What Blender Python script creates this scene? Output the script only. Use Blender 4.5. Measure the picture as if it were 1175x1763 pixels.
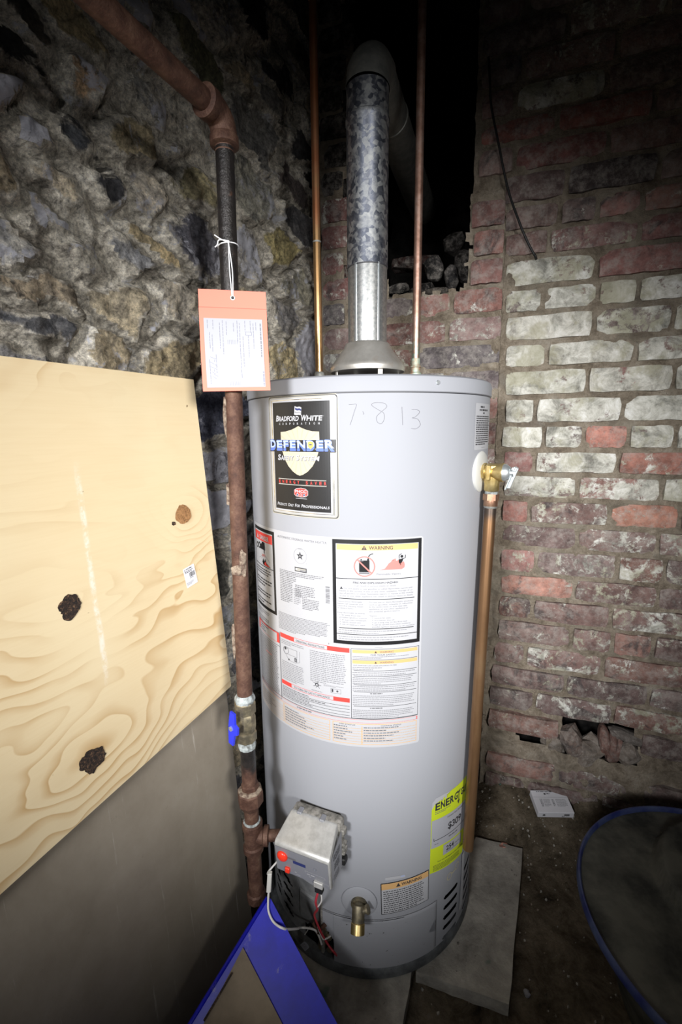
import bpy, bmesh, math, random
from mathutils import Vector, Matrix, noise

for o in list(bpy.data.objects):
    bpy.data.objects.remove(o)
scene = bpy.context.scene
COL = scene.collection
R_ = math.radians

# ------------------------------------------------------------------ camera
F_PX, PITCH, ROLL, CAM_Z = 790.0, R_(10.2), -0.0105, 1.127
rt0, up0 = Vector((1, 0, 0)), Vector((0, math.sin(PITCH), math.cos(PITCH)))
FW = Vector((0, math.cos(PITCH), -math.sin(PITCH)))
RT = math.cos(ROLL) * rt0 + math.sin(ROLL) * up0
UP = -math.sin(ROLL) * rt0 + math.cos(ROLL) * up0
CAM = Vector((0, 0, CAM_Z))
cd = bpy.data.cameras.new('camera')
cd.sensor_fit = 'VERTICAL'; cd.sensor_height = 36.0; cd.lens = 36.0 * F_PX / 1763.0
cd.clip_start = 0.02
cam = bpy.data.objects.new('camera', cd); COL.objects.link(cam)
m = Matrix((RT, UP, -FW)).transposed().to_4x4(); m.translation = CAM
cam.matrix_world = m
scene.camera = cam

# ------------------------------------------------------------------ light
world = bpy.data.worlds.new('world'); scene.world = world
world.use_nodes = True
world.node_tree.nodes['Background'].inputs['Color'].default_value = (0.75, 0.85, 1.0, 1)
world.node_tree.nodes['Background'].inputs['Strength'].default_value = 0.012


def spot(name, loc, target, energy, size, blend, radius, color=(1, 1, 1)):
    l = bpy.data.lights.new(name, 'SPOT')
    l.energy = energy; l.spot_size = R_(size); l.spot_blend = blend
    l.shadow_soft_size = radius; l.color = color
    o = bpy.data.objects.new(name, l); COL.objects.link(o)
    o.location = loc
    o.rotation_euler = (Vector(target) - Vector(loc)).to_track_quat('-Z', 'Y').to_euler()
    return o


# the photographer's work light, held above and to the right of the lens
spot('work_light', (0.68, -1.10, 1.36), (0.04, 1.05, 0.93), 245, 48, 1.0, 0.15, (1.0, 0.99, 0.97))
spot('added_fill_light', (-0.66, -0.90, 1.36), (0.05, 1.05, 0.86), 265, 50, 1.0, 0.20, (0.98, 0.985, 1.0))  # unseen second lamp, added on the left to lift the tank's dim side

vs = scene.view_settings
scene.display_settings.display_device = 'sRGB'
vs.view_transform = 'Standard'; vs.look = 'None'; vs.exposure = -0.12; vs.gamma = 1.0
vs.use_curve_mapping = False

# ------------------------------------------------------------------ places
TANK_R = 0.254
TX, TY = 0.060, 1.022                       # axis of the tank
CORNER = Vector((-0.051, 1.414, 0))         # where stone and brick meet
EB = Vector((0.945, -0.327, 0)).normalized()      # along the brick wall, to the right
NB = Vector((EB.y, -EB.x, 0))                     # out of the brick wall
EL = Vector((-math.sin(R_(27)), -math.cos(R_(27)), 0))   # along the stone wall, to the viewer
NL = Vector((math.cos(R_(27)), -math.sin(R_(27)), 0))    # out of the stone wall
Z = Vector((0, 0, 1))


def ray(x, y):
    return FW + RT * ((x - 587.5) / F_PX) - UP * ((y - 881.5) / F_PX)


def at(x, y, depth):
    v = ray(x, y); return CAM + v * (depth / v.y)


def on_plane(x, y, P, n):
    v = ray(x, y); return CAM + v * ((Vector(P) - CAM).dot(n) / v.dot(n))


def on_floor(x, y, z=0.0):
    return on_plane(x, y, (0, 0, z), Z)


def tank(u, z, d=0.0):
    """point on the jacket: u metres round from the front, z up, d off the surface"""
    a = u / TANK_R
    return Vector((TX + (TANK_R + d) * math.sin(a), TY - (TANK_R + d) * math.cos(a), z))


# ------------------------------------------------------------------ object helpers
def tag(o, label=None, cat=None, group=None, kind=None):
    if label: o['label'] = label
    if cat: o['category'] = cat
    if group: o['group'] = group
    if kind: o['kind'] = kind
    return o


def empty(name, loc, label, cat, group=None):
    o = bpy.data.objects.new(name, None); o.empty_display_size = 0.05
    COL.objects.link(o); o.location = loc
    return tag(o, label, cat, group)


def root_loc(o):
    v = Vector((0, 0, 0))
    while o is not None:
        v += o.location; o = o.parent
    return v


def mk(name, verts, faces, mats, parent=None, smooth=False, fmat=None, loc=None, angle=None):
    """one mesh object from world-space vertices"""
    verts = [Vector(v) for v in verts]
    if parent is not None:
        off = root_loc(parent)
    elif loc is not None:
        off = Vector(loc)
    else:
        xs = [v.x for v in verts]; ys = [v.y for v in verts]; zs = [v.z for v in verts]
        off = Vector(((min(xs) + max(xs)) / 2, (min(ys) + max(ys)) / 2, min(zs)))
    me = bpy.data.meshes.new(name)
    me.from_pydata([v - off for v in verts], [], faces)
    if not isinstance(mats, (list, tuple)): mats = [mats]
    for mt in mats: me.materials.append(mt)
    if fmat: me.polygons.foreach_set('material_index', fmat)
    if smooth:
        me.polygons.foreach_set('use_smooth', [True] * len(me.polygons))
        if angle is not None:
            me.set_sharp_from_angle(angle=R_(angle))
    me.update()
    o = bpy.data.objects.new(name, me); COL.objects.link(o)
    if parent is not None: o.parent = parent
    else: o.location = off
    return o


class G:
    """collects geometry in world space"""
    def __init__(self): self.v = []; self.f = []; self.m = []

    def add(self, vs, fs, mi=0):
        b = len(self.v); self.v += [Vector(q) for q in vs]
        for q in fs: self.f.append(tuple(b + i for i in q)); self.m.append(mi)

    def box(self, c, ax, ay, az, bevel=0.0, mi=0, seg=1):
        """ax, ay, az: half-extent vectors"""
        bm = bmesh.new(); bmesh.ops.create_cube(bm, size=2)
        L = [ax.length, ay.length, az.length]
        for q in bm.verts: q.co = Vector((q.co.x * L[0], q.co.y * L[1], q.co.z * L[2]))
        if bevel > 0:
            bmesh.ops.bevel(bm, geom=bm.edges[:], offset=min(bevel, min(L) * .9), segments=seg, profile=.5, affect='EDGES')
        n = [ax.normalized(), ay.normalized(), az.normalized()]
        bm.verts.index_update()
        self.add([Vector(c) + n[0] * q.co.x + n[1] * q.co.y + n[2] * q.co.z for q in bm.verts],
                 [[q.index for q in fc.verts] for fc in bm.faces], mi)
        bm.free()

    def tube(self, pts, rad, seg=16, caps=True, mi=0):
        pts = [Vector(q) for q in pts]; n = len(pts)
        rads = rad if isinstance(rad, (list, tuple)) else [rad] * n
        rings = []; ref = None
        for i, q in enumerate(pts):
            t = (pts[min(i + 1, n - 1)] - pts[max(i - 1, 0)]).normalized()
            if ref is None:
                ref = Vector((0, 0, 1)) if abs(t.z) < .9 else Vector((1, 0, 0))
            a = (ref - t * ref.dot(t)).normalized(); b = t.cross(a); ref = a
            rings.append([q + (a * math.cos(k / seg * math.tau) + b * math.sin(k / seg * math.tau)) * rads[i] for k in range(seg)])
        vs = [q for r in rings for q in r]; fs = []
        for i in range(n - 1):
            for k in range(seg):
                k2 = (k + 1) % seg
                fs.append((i * seg + k, i * seg + k2, (i + 1) * seg + k2, (i + 1) * seg + k))
        if caps:
            fs.append(tuple(range(seg - 1, -1, -1))); fs.append(tuple((n - 1) * seg + k for k in range(seg)))
        self.add(vs, fs, mi)

    def lathe(self, base, axis, prof, seg=32, mi=0, caps=True):
        """prof: (radius, height) pairs along axis"""
        axis = Vector(axis).normalized()
        a = axis.orthogonal().normalized(); b = axis.cross(a); base = Vector(base)
        vs = []; fs = []
        for r, h in prof:
            for k in range(seg):
                t = k / seg * math.tau
                vs.append(base + axis * h + (a * math.cos(t) + b * math.sin(t)) * r)
        for i in range(len(prof) - 1):
            for k in range(seg):
                k2 = (k + 1) % seg
                fs.append((i * seg + k, i * seg + k2, (i + 1) * seg + k2, (i + 1) * seg + k))
        if caps:
            fs.append(tuple(range(seg - 1, -1, -1))); fs.append(tuple((len(prof) - 1) * seg + k for k in range(seg)))
        self.add(vs, fs, mi)

    def prism(self, poly, off, mi=0):
        """poly: planar outline (world points); off: thickness vector"""
        n = len(poly); off = Vector(off)
        self.add([Vector(q) for q in poly] + [Vector(q) + off for q in poly],
                 [tuple(range(n))[::-1], tuple(range(n, 2 * n))] +
                 [(i, (i + 1) % n, n + (i + 1) % n, n + i) for i in range(n)], mi)

    def build(self, name, mats, parent=None, smooth=False, angle=None, loc=None):
        return mk(name, self.v, self.f, mats, parent, smooth, self.m, loc, angle)


def one(fn, *a, **k):
    g = G(); getattr(g, fn)(*a, **k); return g


def arc_pts(p0, p1, p2, n=8):
    """round corner p0-p1-p2 as a quadratic curve"""
    p0, p1, p2 = Vector(p0), Vector(p1), Vector(p2)
    return [p0 * (1 - t) ** 2 + p1 * 2 * t * (1 - t) + p2 * t * t for t in [i / n for i in range(n + 1)]]


def spline(pts, n=10):
    pts = [Vector(q) for q in pts]; out = []
    for i in range(len(pts) - 1):
        p0 = pts[max(i - 1, 0)]; p1 = pts[i]; p2 = pts[i + 1]; p3 = pts[min(i + 2, len(pts) - 1)]
        for k in range(n):
            t = k / n
            out.append(.5 * ((2 * p1) + (p2 - p0) * t + (2 * p0 - 5 * p1 + 4 * p2 - p3) * t * t + (3 * p1 - p0 - 3 * p2 + p3) * t ** 3))
    out.append(pts[-1]); return out


# ------------------------------------------------------------------ materials
class NT:
    def __init__(self, name, rough=0.6, metal=0.0, color=None, spec=None):
        self.mat = bpy.data.materials.new(name); self.mat.use_nodes = True
        self.t = self.mat.node_tree; self.b = self.t.nodes['Principled BSDF']
        self.b.inputs['Roughness'].default_value = rough; self.b.inputs['Metallic'].default_value = metal
        if spec is not None: self.b.inputs['Specular IOR Level'].default_value = spec
        if color: self.b.inputs['Base Color'].default_value = (*color, 1)
        self._pos = None

    def n(self, ty, **kw):
        nd = self.t.nodes.new(ty)
        for k, v in kw.items():
            if k in nd.inputs: self.put(nd.inputs[k], v)
            else: setattr(nd, k, v)
        return nd

    def put(self, sock, v):
        if isinstance(v, bpy.types.NodeSocket): self.t.links.new(v, sock)
        elif isinstance(v, (tuple, list)) and len(v) == 3 and sock.type == 'RGBA': sock.default_value = (*v, 1)
        else: sock.default_value = v

    def pos(self):
        if self._pos is None: self._pos = self.n('ShaderNodeNewGeometry').outputs['Position']
        return self._pos

    def obj(self): return self.n('ShaderNodeTexCoord').outputs['Object']

    def scale(self, vec, s):
        nd = self.n('ShaderNodeVectorMath', operation='MULTIPLY'); self.put(nd.inputs[0], vec); nd.inputs[1].default_value = s
        return nd.outputs[0]

    def noise(self, scale, detail=4, rough=.55, dist=0, vec=None, out='Fac'):
        nd = self.n('ShaderNodeTexNoise', Scale=scale, Detail=detail, Roughness=rough, Distortion=dist)
        self.put(nd.inputs['Vector'], vec if vec is not None else self.pos())
        return nd.outputs[out]

    def voro(self, scale, vec=None, out='Distance', feature='F1'):
        nd = self.n('ShaderNodeTexVoronoi', Scale=scale, feature=feature)
        self.put(nd.inputs['Vector'], vec if vec is not None else self.pos())
        return nd.outputs[out]

    def ramp(self, fac, stops, interp='LINEAR'):
        nd = self.n('ShaderNodeValToRGB'); cr = nd.color_ramp; cr.interpolation = interp
        while len(cr.elements) < len(stops): cr.elements.new(.5)
        for e, (p, c) in zip(cr.elements, stops):
            e.position = p; e.color = (*c, 1) if isinstance(c, (tuple, list)) else (c, c, c, 1)
        self.put(nd.inputs['Fac'], fac); return nd.outputs['Color']

    def mix(self, fac, a, b, blend='MIX'):
        nd = self.n('ShaderNodeMix', data_type='RGBA', blend_type=blend)
        self.put(nd.inputs[0], fac); self.put(nd.inputs[6], a); self.put(nd.inputs[7], b)
        return nd.outputs[2]

    def math(self, op, a, b=0.0, c=0.0):
        nd = self.n('ShaderNodeMath', operation=op)
        self.put(nd.inputs[0], a); self.put(nd.inputs[1], b)
        if op in ('MULTIPLY_ADD',): self.put(nd.inputs[2], c)
        return nd.outputs[0]

    def step(self, fac, lo, hi):
        nd = self.n('ShaderNodeMapRange', interpolation_type='SMOOTHSTEP'); self.put(nd.inputs['Value'], fac)
        self.put(nd.inputs['From Min'], lo); self.put(nd.inputs['From Max'], hi)
        return nd.outputs['Result']

    def color(self, c): self.put(self.b.inputs['Base Color'], c)

    def rough(self, c): self.put(self.b.inputs['Roughness'], c)

    def bump(self, h, strength=.5, dist=.01):
        nd = self.n('ShaderNodeBump', Strength=strength, Distance=dist); self.put(nd.inputs['Height'], h)
        if self.b.inputs['Normal'].is_linked:
            self.t.links.new(self.b.inputs['Normal'].links[0].from_socket, nd.inputs['Normal'])
        self.t.links.new(nd.outputs[0], self.b.inputs['Normal'])


def plain(name, c, rough=.6, metal=0.0, spec=None): return NT(name, rough, metal, c, spec).mat


def speck(name, c, c2, scale=30, rough=.6, metal=0.0, amount=.5, bump=0.0, bscale=120, spec=None):
    t = NT(name, rough, metal, spec=spec)
    f = t.noise(scale, 6, .65)
    t.color(t.ramp(f, [(amount - .12, c), (amount + .12, c2)]))
    if bump: t.bump(t.noise(bscale, 4), bump, .003)
    return t.mat


MAT = {}


def make_materials():
    # old brick, one colour per brick (object colour), flaking limewash over it (object alpha)
    t = NT('old_brick', .85, spec=.25)
    oi = t.n('ShaderNodeObjectInfo')
    base = t.mix(.9, oi.outputs['Color'], t.ramp(t.noise(26, 7, .75), [(.32, (.50, .47, .46)), (.68, (1.85, 1.8, 1.72))]), 'MULTIPLY')
    base = t.mix(t.math('MULTIPLY', t.step(t.noise(13, 6, .65, .8), .54, .66), .8), base, (.06, .05, .05))
    base = t.mix(t.math('MULTIPLY', t.step(t.noise(38, 8, .78), .42, .66), .55), base, (.42, .37, .32))
    hs_ = t.n('ShaderNodeHueSaturation', Saturation=.76, Value=.95); t.put(hs_.inputs['Color'], base); base = hs_.outputs[0]
    n1 = t.math('ADD', t.noise(15, 8, .72, 1.1), t.math('MULTIPLY', t.math('SUBTRACT', t.noise(75, 5, .78), .5), .55))
    th = t.math('SUBTRACT', .84, t.math('MULTIPLY', oi.outputs['Alpha'], .58))
    wash = t.math('MULTIPLY', t.step(n1, t.math('SUBTRACT', th, .03), t.math('ADD', th, .09)), .92)
    wcol = t.ramp(t.noise(21, 8, .75, .5), [(.34, (.18, .18, .155)), (.44, (.40, .395, .345)), (.54, (.64, .63, .56)), (.66, (.86, .855, .81))])
    wcol = t.mix(t.math('MULTIPLY', t.step(t.noise(9, 5, .65), .47, .60), .65), wcol, (.36, .345, .23))
    t.color(t.mix(wash, base, wcol))
    t.bump(wash, .35, .0025)
    t.bump(t.noise(55, 6, .7), .75, .006)
    MAT['brick'] = t.mat
    # lime mortar
    t = NT('lime_mortar', .95, spec=.15)
    c = t.ramp(t.noise(20, 8, .76, .4), [(.32, (.22, .175, .13)), (.44, (.44, .36, .27)), (.56, (.64, .54, .42)), (.70, (.80, .73, .62))])
    c = t.mix(t.math('MULTIPLY', t.step(t.noise(6, 6, .65, .8), .50, .62), .4), c, (.42, .39, .31))
    c = t.mix(t.math('MULTIPLY', t.step(t.noise(4, 5, .65, .8), .54, .66), .5), c, (.16, .135, .11))
    t.color(c)
    t.bump(t.noise(40, 8, .78), 1.0, .014)
    t.bump(t.noise(160, 4, .7), .6, .004)
    MAT['mortar'] = t.mat
    # rubble stone (object colour), lime bloom patches (object alpha), packing smeared over its edges
    def packing(t):
        c = t.ramp(t.noise(20, 8, .78, .6), [(.30, (.075, .068, .06)), (.42, (.40, .365, .31)), (.54, (.72, .67, .575)), (.70, (.95, .91, .83))])
        c = t.mix(1.0, c, t.ramp(t.noise(95, 6, .85), [(.36, (.34, .34, .35)), (.64, (1.5, 1.48, 1.44))]), 'MULTIPLY')
        c = t.mix(t.math('MULTIPLY', t.step(t.math('ADD', t.noise(8, 8, .75, 1.2), t.math('MULTIPLY', t.math('SUBTRACT', t.noise(70, 5, .8), .5), .35)), .57, .66), .9), c, (.66, .66, .70))
        return t.mix(t.math('MULTIPLY', t.step(t.noise(6, 7, .75, 1.2), .42, .34), .85), c, (.045, .043, .042))
    t = NT('rubble_stone', .9, spec=.22)
    oi = t.n('ShaderNodeObjectInfo'); inner = t.n('ShaderNodeAttribute', attribute_name='inner').outputs['Fac']
    c = t.mix(1.0, oi.outputs['Color'], t.ramp(t.noise(16, 8, .76, .8), [(.28, (.50, .50, .53)), (.45, (1.9, 1.86, 1.8)), (.60, (3.3, 3.15, 2.85)), (.78, (4.6, 4.4, 3.9))]), 'MULTIPLY')
    c = t.mix(1.0, c, t.ramp(t.noise(95, 6, .85), [(.36, (.34, .34, .35)), (.64, (1.55, 1.53, 1.5))]), 'MULTIPLY')
    pk = packing(t)
    edge = t.math('ADD', inner, t.math('MULTIPLY', t.math('SUBTRACT', t.noise(18, 6, .7, .8), .5), 1.7))
    c = t.mix(t.step(edge, .48, .22), c, pk)
    c = t.mix(t.math('MULTIPLY', t.step(t.noise(11, 7, .72, 1.5), .58, .67), .8), c, (.022, .022, .025))
    th = t.math('SUBTRACT', .76, t.math('MULTIPLY', oi.outputs['Alpha'], .47))
    wh = t.step(t.math('ADD', t.noise(10, 9, .74, 1.2), t.math('MULTIPLY', t.math('SUBTRACT', t.noise(60, 5, .8), .5), .4)), th, t.math('ADD', th, .09))
    c = t.mix(t.math('MULTIPLY', wh, .85), c, t.ramp(t.noise(40, 5), [(.3, (.36, .36, .40)), (.6, (.68, .68, .75))]))
    t.color(c)
    t.bump(t.noise(24, 10, .80, .5), 1.0, .030)
    t.bump(t.noise(130, 6, .80), 1.0, .010)
    MAT['stone'] = t.mat
    t = NT('stone_packing', .95, spec=.15)
    t.color(packing(t))
    t.bump(t.noise(24, 10, .80, .5), 1.0, .030)
    t.bump(t.noise(130, 6, .80), 1.0, .010)
    MAT['packing'] = t.mat
    # the dark of the flue and wall recesses, put into the colour
    MAT['hole_shade'] = speck('painted_hole_shade', (.006, .006, .006), (.028, .026, .024), 16, .95, bump=.8, bscale=40, spec=.05)
    # earth floor
    t = NT('earth', .95, spec=.15)
    c = t.ramp(t.noise(14, 8, .75, .3), [(.30, (.03, .024, .017)), (.45, (.15, .12, .082)), (.60, (.28, .23, .165)), (.75, (.44, .38, .29))])
    t.color(c); t.bump(t.noise(32, 8, .75), 1.0, .02); t.bump(t.noise(160, 5, .7), .7, .004)
    MAT['earth'] = t.mat
    t = NT('old_concrete', .85, spec=.25)
    c = t.ramp(t.noise(12, 8, .7, .2), [(.30, (.18, .17, .15)), (.5, (.36, .34, .30)), (.70, (.54, .51, .45))])
    c = t.mix(t.step(t.noise(9, 3, .5), .66, .72), c, (.05, .14, .11))
    c = t.mix(t.step(t.noise(45, 6, .7), .64, .72), c, (.03, .026, .022))
    t.color(c); t.bump(t.noise(90, 6, .7), .5, .004)
    MAT['concrete'] = t.mat
    MAT['ceiling'] = speck('dark_boards', (.012, .010, .008), (.03, .024, .018), 9, .95, spec=.05)  # very dark brown boards
    # heater enamel
    t = NT('heater_enamel', .5, spec=.10)
    t.color(t.mix(t.step(t.noise(7, 6, .7), .62, .78), (.303, .310, .336), (.288, .292, .311)))
    t.bump(t.noise(4, 2, .5), .08, .01)
    MAT['enamel'] = t.mat
    t = NT('heater_enamel_dirty', .45, spec=.35)
    t.color(t.ramp(t.noise(140, 3, .6), [(.28, (.10, .10, .10)), (.31, (.30, .306, .33))]))
    MAT['enamel_low'] = t.mat
    MAT['plug'] = plain('grey_plastic', (.62, .61, .57), .45)
    MAT['ring'] = speck('base_ring_steel', (.07, .075, .08), (.17, .18, .185), 26, .6, .2)
    MAT['access'] = speck('access_panel_grey', (.13, .135, .14), (.24, .245, .25), 22, .5)
    MAT['void'] = plain('dark_inside', (.006, .006, .006), .9, spec=.05)
    # galvanised pipe
    t = NT('galvanised', .38, .85)
    w = t.noise(20, 3, .5, 0, out='Color')
    vv = t.n('ShaderNodeVectorMath', operation='MULTIPLY_ADD'); t.put(vv.inputs[0], w); vv.inputs[1].default_value = (.03, .03, .03); t.put(vv.inputs[2], t.pos())
    sepc = t.n('ShaderNodeSeparateColor'); t.put(sepc.inputs[0], t.voro(120, vv.outputs[0], 'Color'))
    a = t.math('ADD', t.math('MULTIPLY', sepc.outputs[0], .36), t.math('MULTIPLY', t.noise(60, 6, .7, .8), .72))
    c = t.ramp(a, [(.30, (.075, .085, .11)), (.48, (.14, .15, .18)), (.58, (.25, .26, .275)), (.76, (.38, .39, .39))])
    t.color(c); t.rough(t.ramp(a, [(.4, .42), (.7, .55)]))
    MAT['galv'] = t.mat
    MAT['galv_plain'] = speck('galvanised_fine', (.25, .26, .26), (.40, .40, .39), 160, .42, .8)
    MAT['galv_elbow'] = speck('galvanised_elbow', (.16, .165, .155), (.23, .23, .21), 60, .55, .6)
    t = NT('draft_hood_steel', .42, .75)
    t.color(t.ramp(t.noise(16, 5, .6), [(.35, (.42, .40, .36)), (.6, (.60, .58, .54)), (.75, (.50, .42, .34))]))
    MAT['hood'] = t.mat
    # copper
    t = NT('copper_bright', .30, .95)
    sep = t.n('ShaderNodeSeparateXYZ'); t.put(sep.inputs[0], t.pos())
    f = t.math('ADD', t.math('MULTIPLY', t.step(sep.outputs[2], 1.50, 1.53), .22), t.noise(14, 5, .6))
    t.color(t.ramp(f, [(.30, (.52, .31, .13)), (.55, (.70, .42, .20)), (.68, (.72, .32, .16)), (.9, (.62, .22, .10))]))
    MAT['copper'] = t.mat
    t = NT('copper_dull', .42, .85)
    sep = t.n('ShaderNodeSeparateXYZ'); t.put(sep.inputs[0], t.pos())
    c = t.ramp(t.noise(40, 6, .7), [(.3, (.26, .14, .10)), (.5, (.42, .25, .19)), (.72, (.58, .42, .35))])
    low = t.math('MULTIPLY', t.step(sep.outputs[2], 1.36, 1.25), t.step(t.noise(60, 5, .7), .42, .55))
    t.color(t.mix(low, c, (.30, .42, .34)))
    MAT['copper_dull'] = t.mat
    t = NT('copper_brown', .38, .8)
    sep = t.n('ShaderNodeSeparateXYZ'); t.put(sep.inputs[0], t.pos())
    c = t.ramp(t.noise(9, 6, .6, .5, t.scale(t.pos(), (1, 1, .35))), [(.3, (.17, .09, .045)), (.5, (.30, .17, .085)), (.7, (.38, .25, .14))])
    c = t.mix(t.step(t.math('ADD', sep.outputs[2], t.math('MULTIPLY', t.noise(30, 3), .03)), .962, .985), c, (.10, .075, .06))
    t.color(c)
    MAT['copper_brown'] = t.mat
    MAT['solder'] = speck('solder_flux', (.22, .22, .20), (.42, .42, .39), 90, .5, .5)
    MAT['copper_fit'] = speck('copper_fitting', (.26, .14, .09), (.42, .26, .17), 60, .4, .8)
    MAT['verdigris'] = speck('verdigris_copper', (.38, .20, .12), (.33, .46, .38), 60, .6, .4)
    MAT['brass'] = speck('brass', (.50, .36, .13), (.66, .52, .25), 40, .36, .9)
    MAT['brass_old'] = speck('old_brass', (.17, .15, .11), (.34, .29, .19), 70, .5, .8)
    MAT['zinc'] = speck('zinc_plate', (.55, .60, .62), (.72, .75, .76), 60, .35, .8)
    MAT['white_plate'] = plain('cream_escutcheon', (.50, .50, .475), .5)
    # iron gas pipe
    def iron(name, bands):
        t = NT(name, .62, .35)
        sep = t.n('ShaderNodeSeparateXYZ'); t.put(sep.inputs[0], t.pos())
        rust = t.ramp(t.noise(34, 8, .75), [(.30, (.035, .017, .012)), (.46, (.085, .040, .027)), (.60, (.14, .075, .05)), (.74, (.24, .17, .12))])
        blk = t.ramp(t.noise(50, 5, .7), [(.3, (.012, .011, .011)), (.62, (.035, .030, .028)), (.75, (.12, .06, .035))])
        z = t.math('ADD', sep.outputs[2], t.math('MULTIPLY', t.math('SUBTRACT', t.noise(18, 4), .5), .09))
        f = None
        for lo, hi in bands:
            q = t.math('MULTIPLY', t.step(z, lo - .01, lo + .01), t.step(z, hi + .01, hi - .01))
            f = q if f is None else t.math('MAXIMUM', f, q)
        if f is not None:
            t.color(t.mix(f, rust, blk))
            t.rough(t.ramp(f, [(0, .72), (1, .30)]))
        else:
            t.color(rust)
        t.bump(t.noise(180, 5, .7), .55, .0025)
        return t.mat
    MAT['iron'] = iron('rusty_iron', [])
    MAT['iron_riser'] = iron('blackened_iron', [(1.30, 1.545)])
    MAT['iron_low'] = iron('sooted_iron', [(.505, .57)])
    MAT['dope'] = speck('thread_sealant', (.10, .105, .10), (.40, .44, .44), 70, .7)
    MAT['crust'] = speck('rust_crust', (.09, .055, .04), (.30, .24, .18), 130, .95, bump=.8)
    MAT['blue_handle'] = plain('blue_vinyl', (.028, .04, .62), .38)
    # boards
    t = NT('plywood', .48, spec=.35)
    P = t.obj(); sep = t.n('ShaderNodeSeparateXYZ'); t.put(sep.inputs[0], P)
    ph = t.math('ADD', t.math('MULTIPLY', sep.outputs[2], 15.0), t.math('MULTIPLY', sep.outputs[0], 2.4))
    big = t.noise(1.0, 3, .5, .4, t.scale(P, (2.1, 1, 5.0)))
    ph = t.math('ADD', ph, t.math('MULTIPLY', big, 9.0))
    for kx, kz, s, amp in KNOTS:
        d = t.n('ShaderNodeVectorMath', operation='DISTANCE')
        t.put(d.inputs[0], t.scale(P, (.62, 0, 1))); d.inputs[1].default_value = (kx * .62, 0, kz)
        g = t.math('POWER', 2.718, t.math('MULTIPLY', t.math('MULTIPLY', d.outputs['Value'], d.outputs['Value']), -1 / (s * s)))
        ph = t.math('ADD', ph, t.math('MULTIPLY', g, amp))
    ring = t.math('FRACT', t.math('MULTIPLY', ph, 1.55))
    band = t.ramp(ring, [(.0, 0.), (.55, .12), (.86, .75), (.95, 1.), (1., .05)])
    fib = t.noise(1.0, 5, .7, 0, t.scale(P, (9, 9, 260)))
    zone = t.step(t.noise(1.0, 3, .5, .6, t.scale(P, (3.2, 1, 4.6))), .40, .62)
    lowz = t.step(sep.outputs[2], 1.05, .72)
    amt = t.math('MULTIPLY', t.math('MULTIPLY', band, t.math('MULTIPLY_ADD', lowz, .45, .42)), t.math('ADD', zone, .10))
    c = t.mix(amt, (.75, .61, .385), (.51, .32, .138))
    c = t.mix(t.math('MULTIPLY', t.step(fib, .35, .75), .16), c, (.62, .45, .22))
    c = t.mix(t.math('MULTIPLY', t.step(t.noise(2.2, 4, .6), .45, .7), .35), c, (.80, .70, .48))
    # chalky scrape running down the sheet
    sx = t.math('ABSOLUTE', t.math('SUBTRACT', sep.outputs[0], t.math('ADD', SCRAPE_X, t.math('MULTIPLY', t.noise(5, 3), .014))))
    sm = t.math('MULTIPLY', t.step(sx, .006, .0015), t.math('MULTIPLY', t.step(sep.outputs[2], SCRAPE_Z[0], SCRAPE_Z[0] + .04), t.step(sep.outputs[2], SCRAPE_Z[1], SCRAPE_Z[1] - .06)))
    c = t.mix(t.math('MULTIPLY', sm, t.math('MULTIPLY', t.step(t.noise(40, 6, .8), .40, .62), .75)), c, (.86, .82, .73))
    # nail specks
    c = t.mix(t.step(t.noise(34, 3, .6), .745, .77), c, (.22, .15, .08))
    t.color(c)
    MAT['plywood'] = t.mat
    MAT['ply_edge'] = speck('plywood_edge', (.30, .20, .10), (.60, .46, .26), 70, .8)
    t = NT('knot_wood', .7)
    t.color(t.ramp(t.noise(150, 5, .7, 1.0), [(.35, (.14, .06, .02)), (.6, (.42, .22, .09))])); MAT['knot_brown'] = t.mat
    t = NT('knot_dark', .85)
    t.color(t.ramp(t.noise(230, 5, .8, 1.0), [(.42, (.006, .004, .003)), (.55, (.035, .018, .010)), (.68, (.26, .15, .08))])); MAT['knot_dark'] = t.mat
    t = NT('grey_hardboard', .42, spec=.4)
    P = t.obj()
    c = t.ramp(t.noise(1.0, 7, .7, .2, t.scale(P, (4, 1, 3))), [(.3, (.23, .195, .15)), (.55, (.31, .27, .215)), (.75, (.37, .33, .275))])
    st = t.step(t.noise(1.0, 6, .75, .1, t.scale(P, (95, 1, 3.2))), .60, .72)
    c = t.mix(t.math('MULTIPLY', st, t.math('MULTIPLY', t.step(t.noise(4, 4), .38, .58), .85)), c, (.66, .62, .56))
    c = t.mix(t.math('MULTIPLY', t.step(t.noise(60, 6, .8), .60, .7), .25), c, (.12, .10, .08))
    t.color(c); MAT['hardboard'] = t.mat
    t = NT('blue_plastic', .33, spec=.45)
    P = t.obj()
    f = t.noise(1.0, 7, .75, .3, t.scale(t.pos(), (26, 26, 8)))
    c = t.mix(t.step(t.noise(5, 6, .7), .35, .6), (.006, .007, .34), (.009, .012, .52))
    c = t.mix(t.math('MULTIPLY', t.step(f, .60, .72), .6), c, (.32, .30, .33)); t.color(c)
    MAT['blue_plastic'] = t.mat
    MAT['tan_board'] = speck('tan_board', (.17, .13, .085), (.24, .19, .13), 12, .7)
    MAT['tub'] = speck('dusty_black_plastic', (.016, .018, .015), (.085, .084, .068), 9, .75, bump=.2)
    MAT['tub_rim'] = speck('blue_rim_plastic', (.010, .016, .10), (.055, .075, .15), 14, .5)
    # paper and print
    P_ = lambda n, c, r=.55: MAT.__setitem__(n, plain('print_' + n, c, r))
    P_('white', (.40, .403, .424)); P_('paper', (.335, .34, .372), .7); P_('black', (.012, .012, .013), .35)
    P_('ink', (.035, .035, .04)); P_('grey', (.13, .13, .14)); P_('pale', (.215, .215, .23)); P_('red', (.62, .05, .04))
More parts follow.
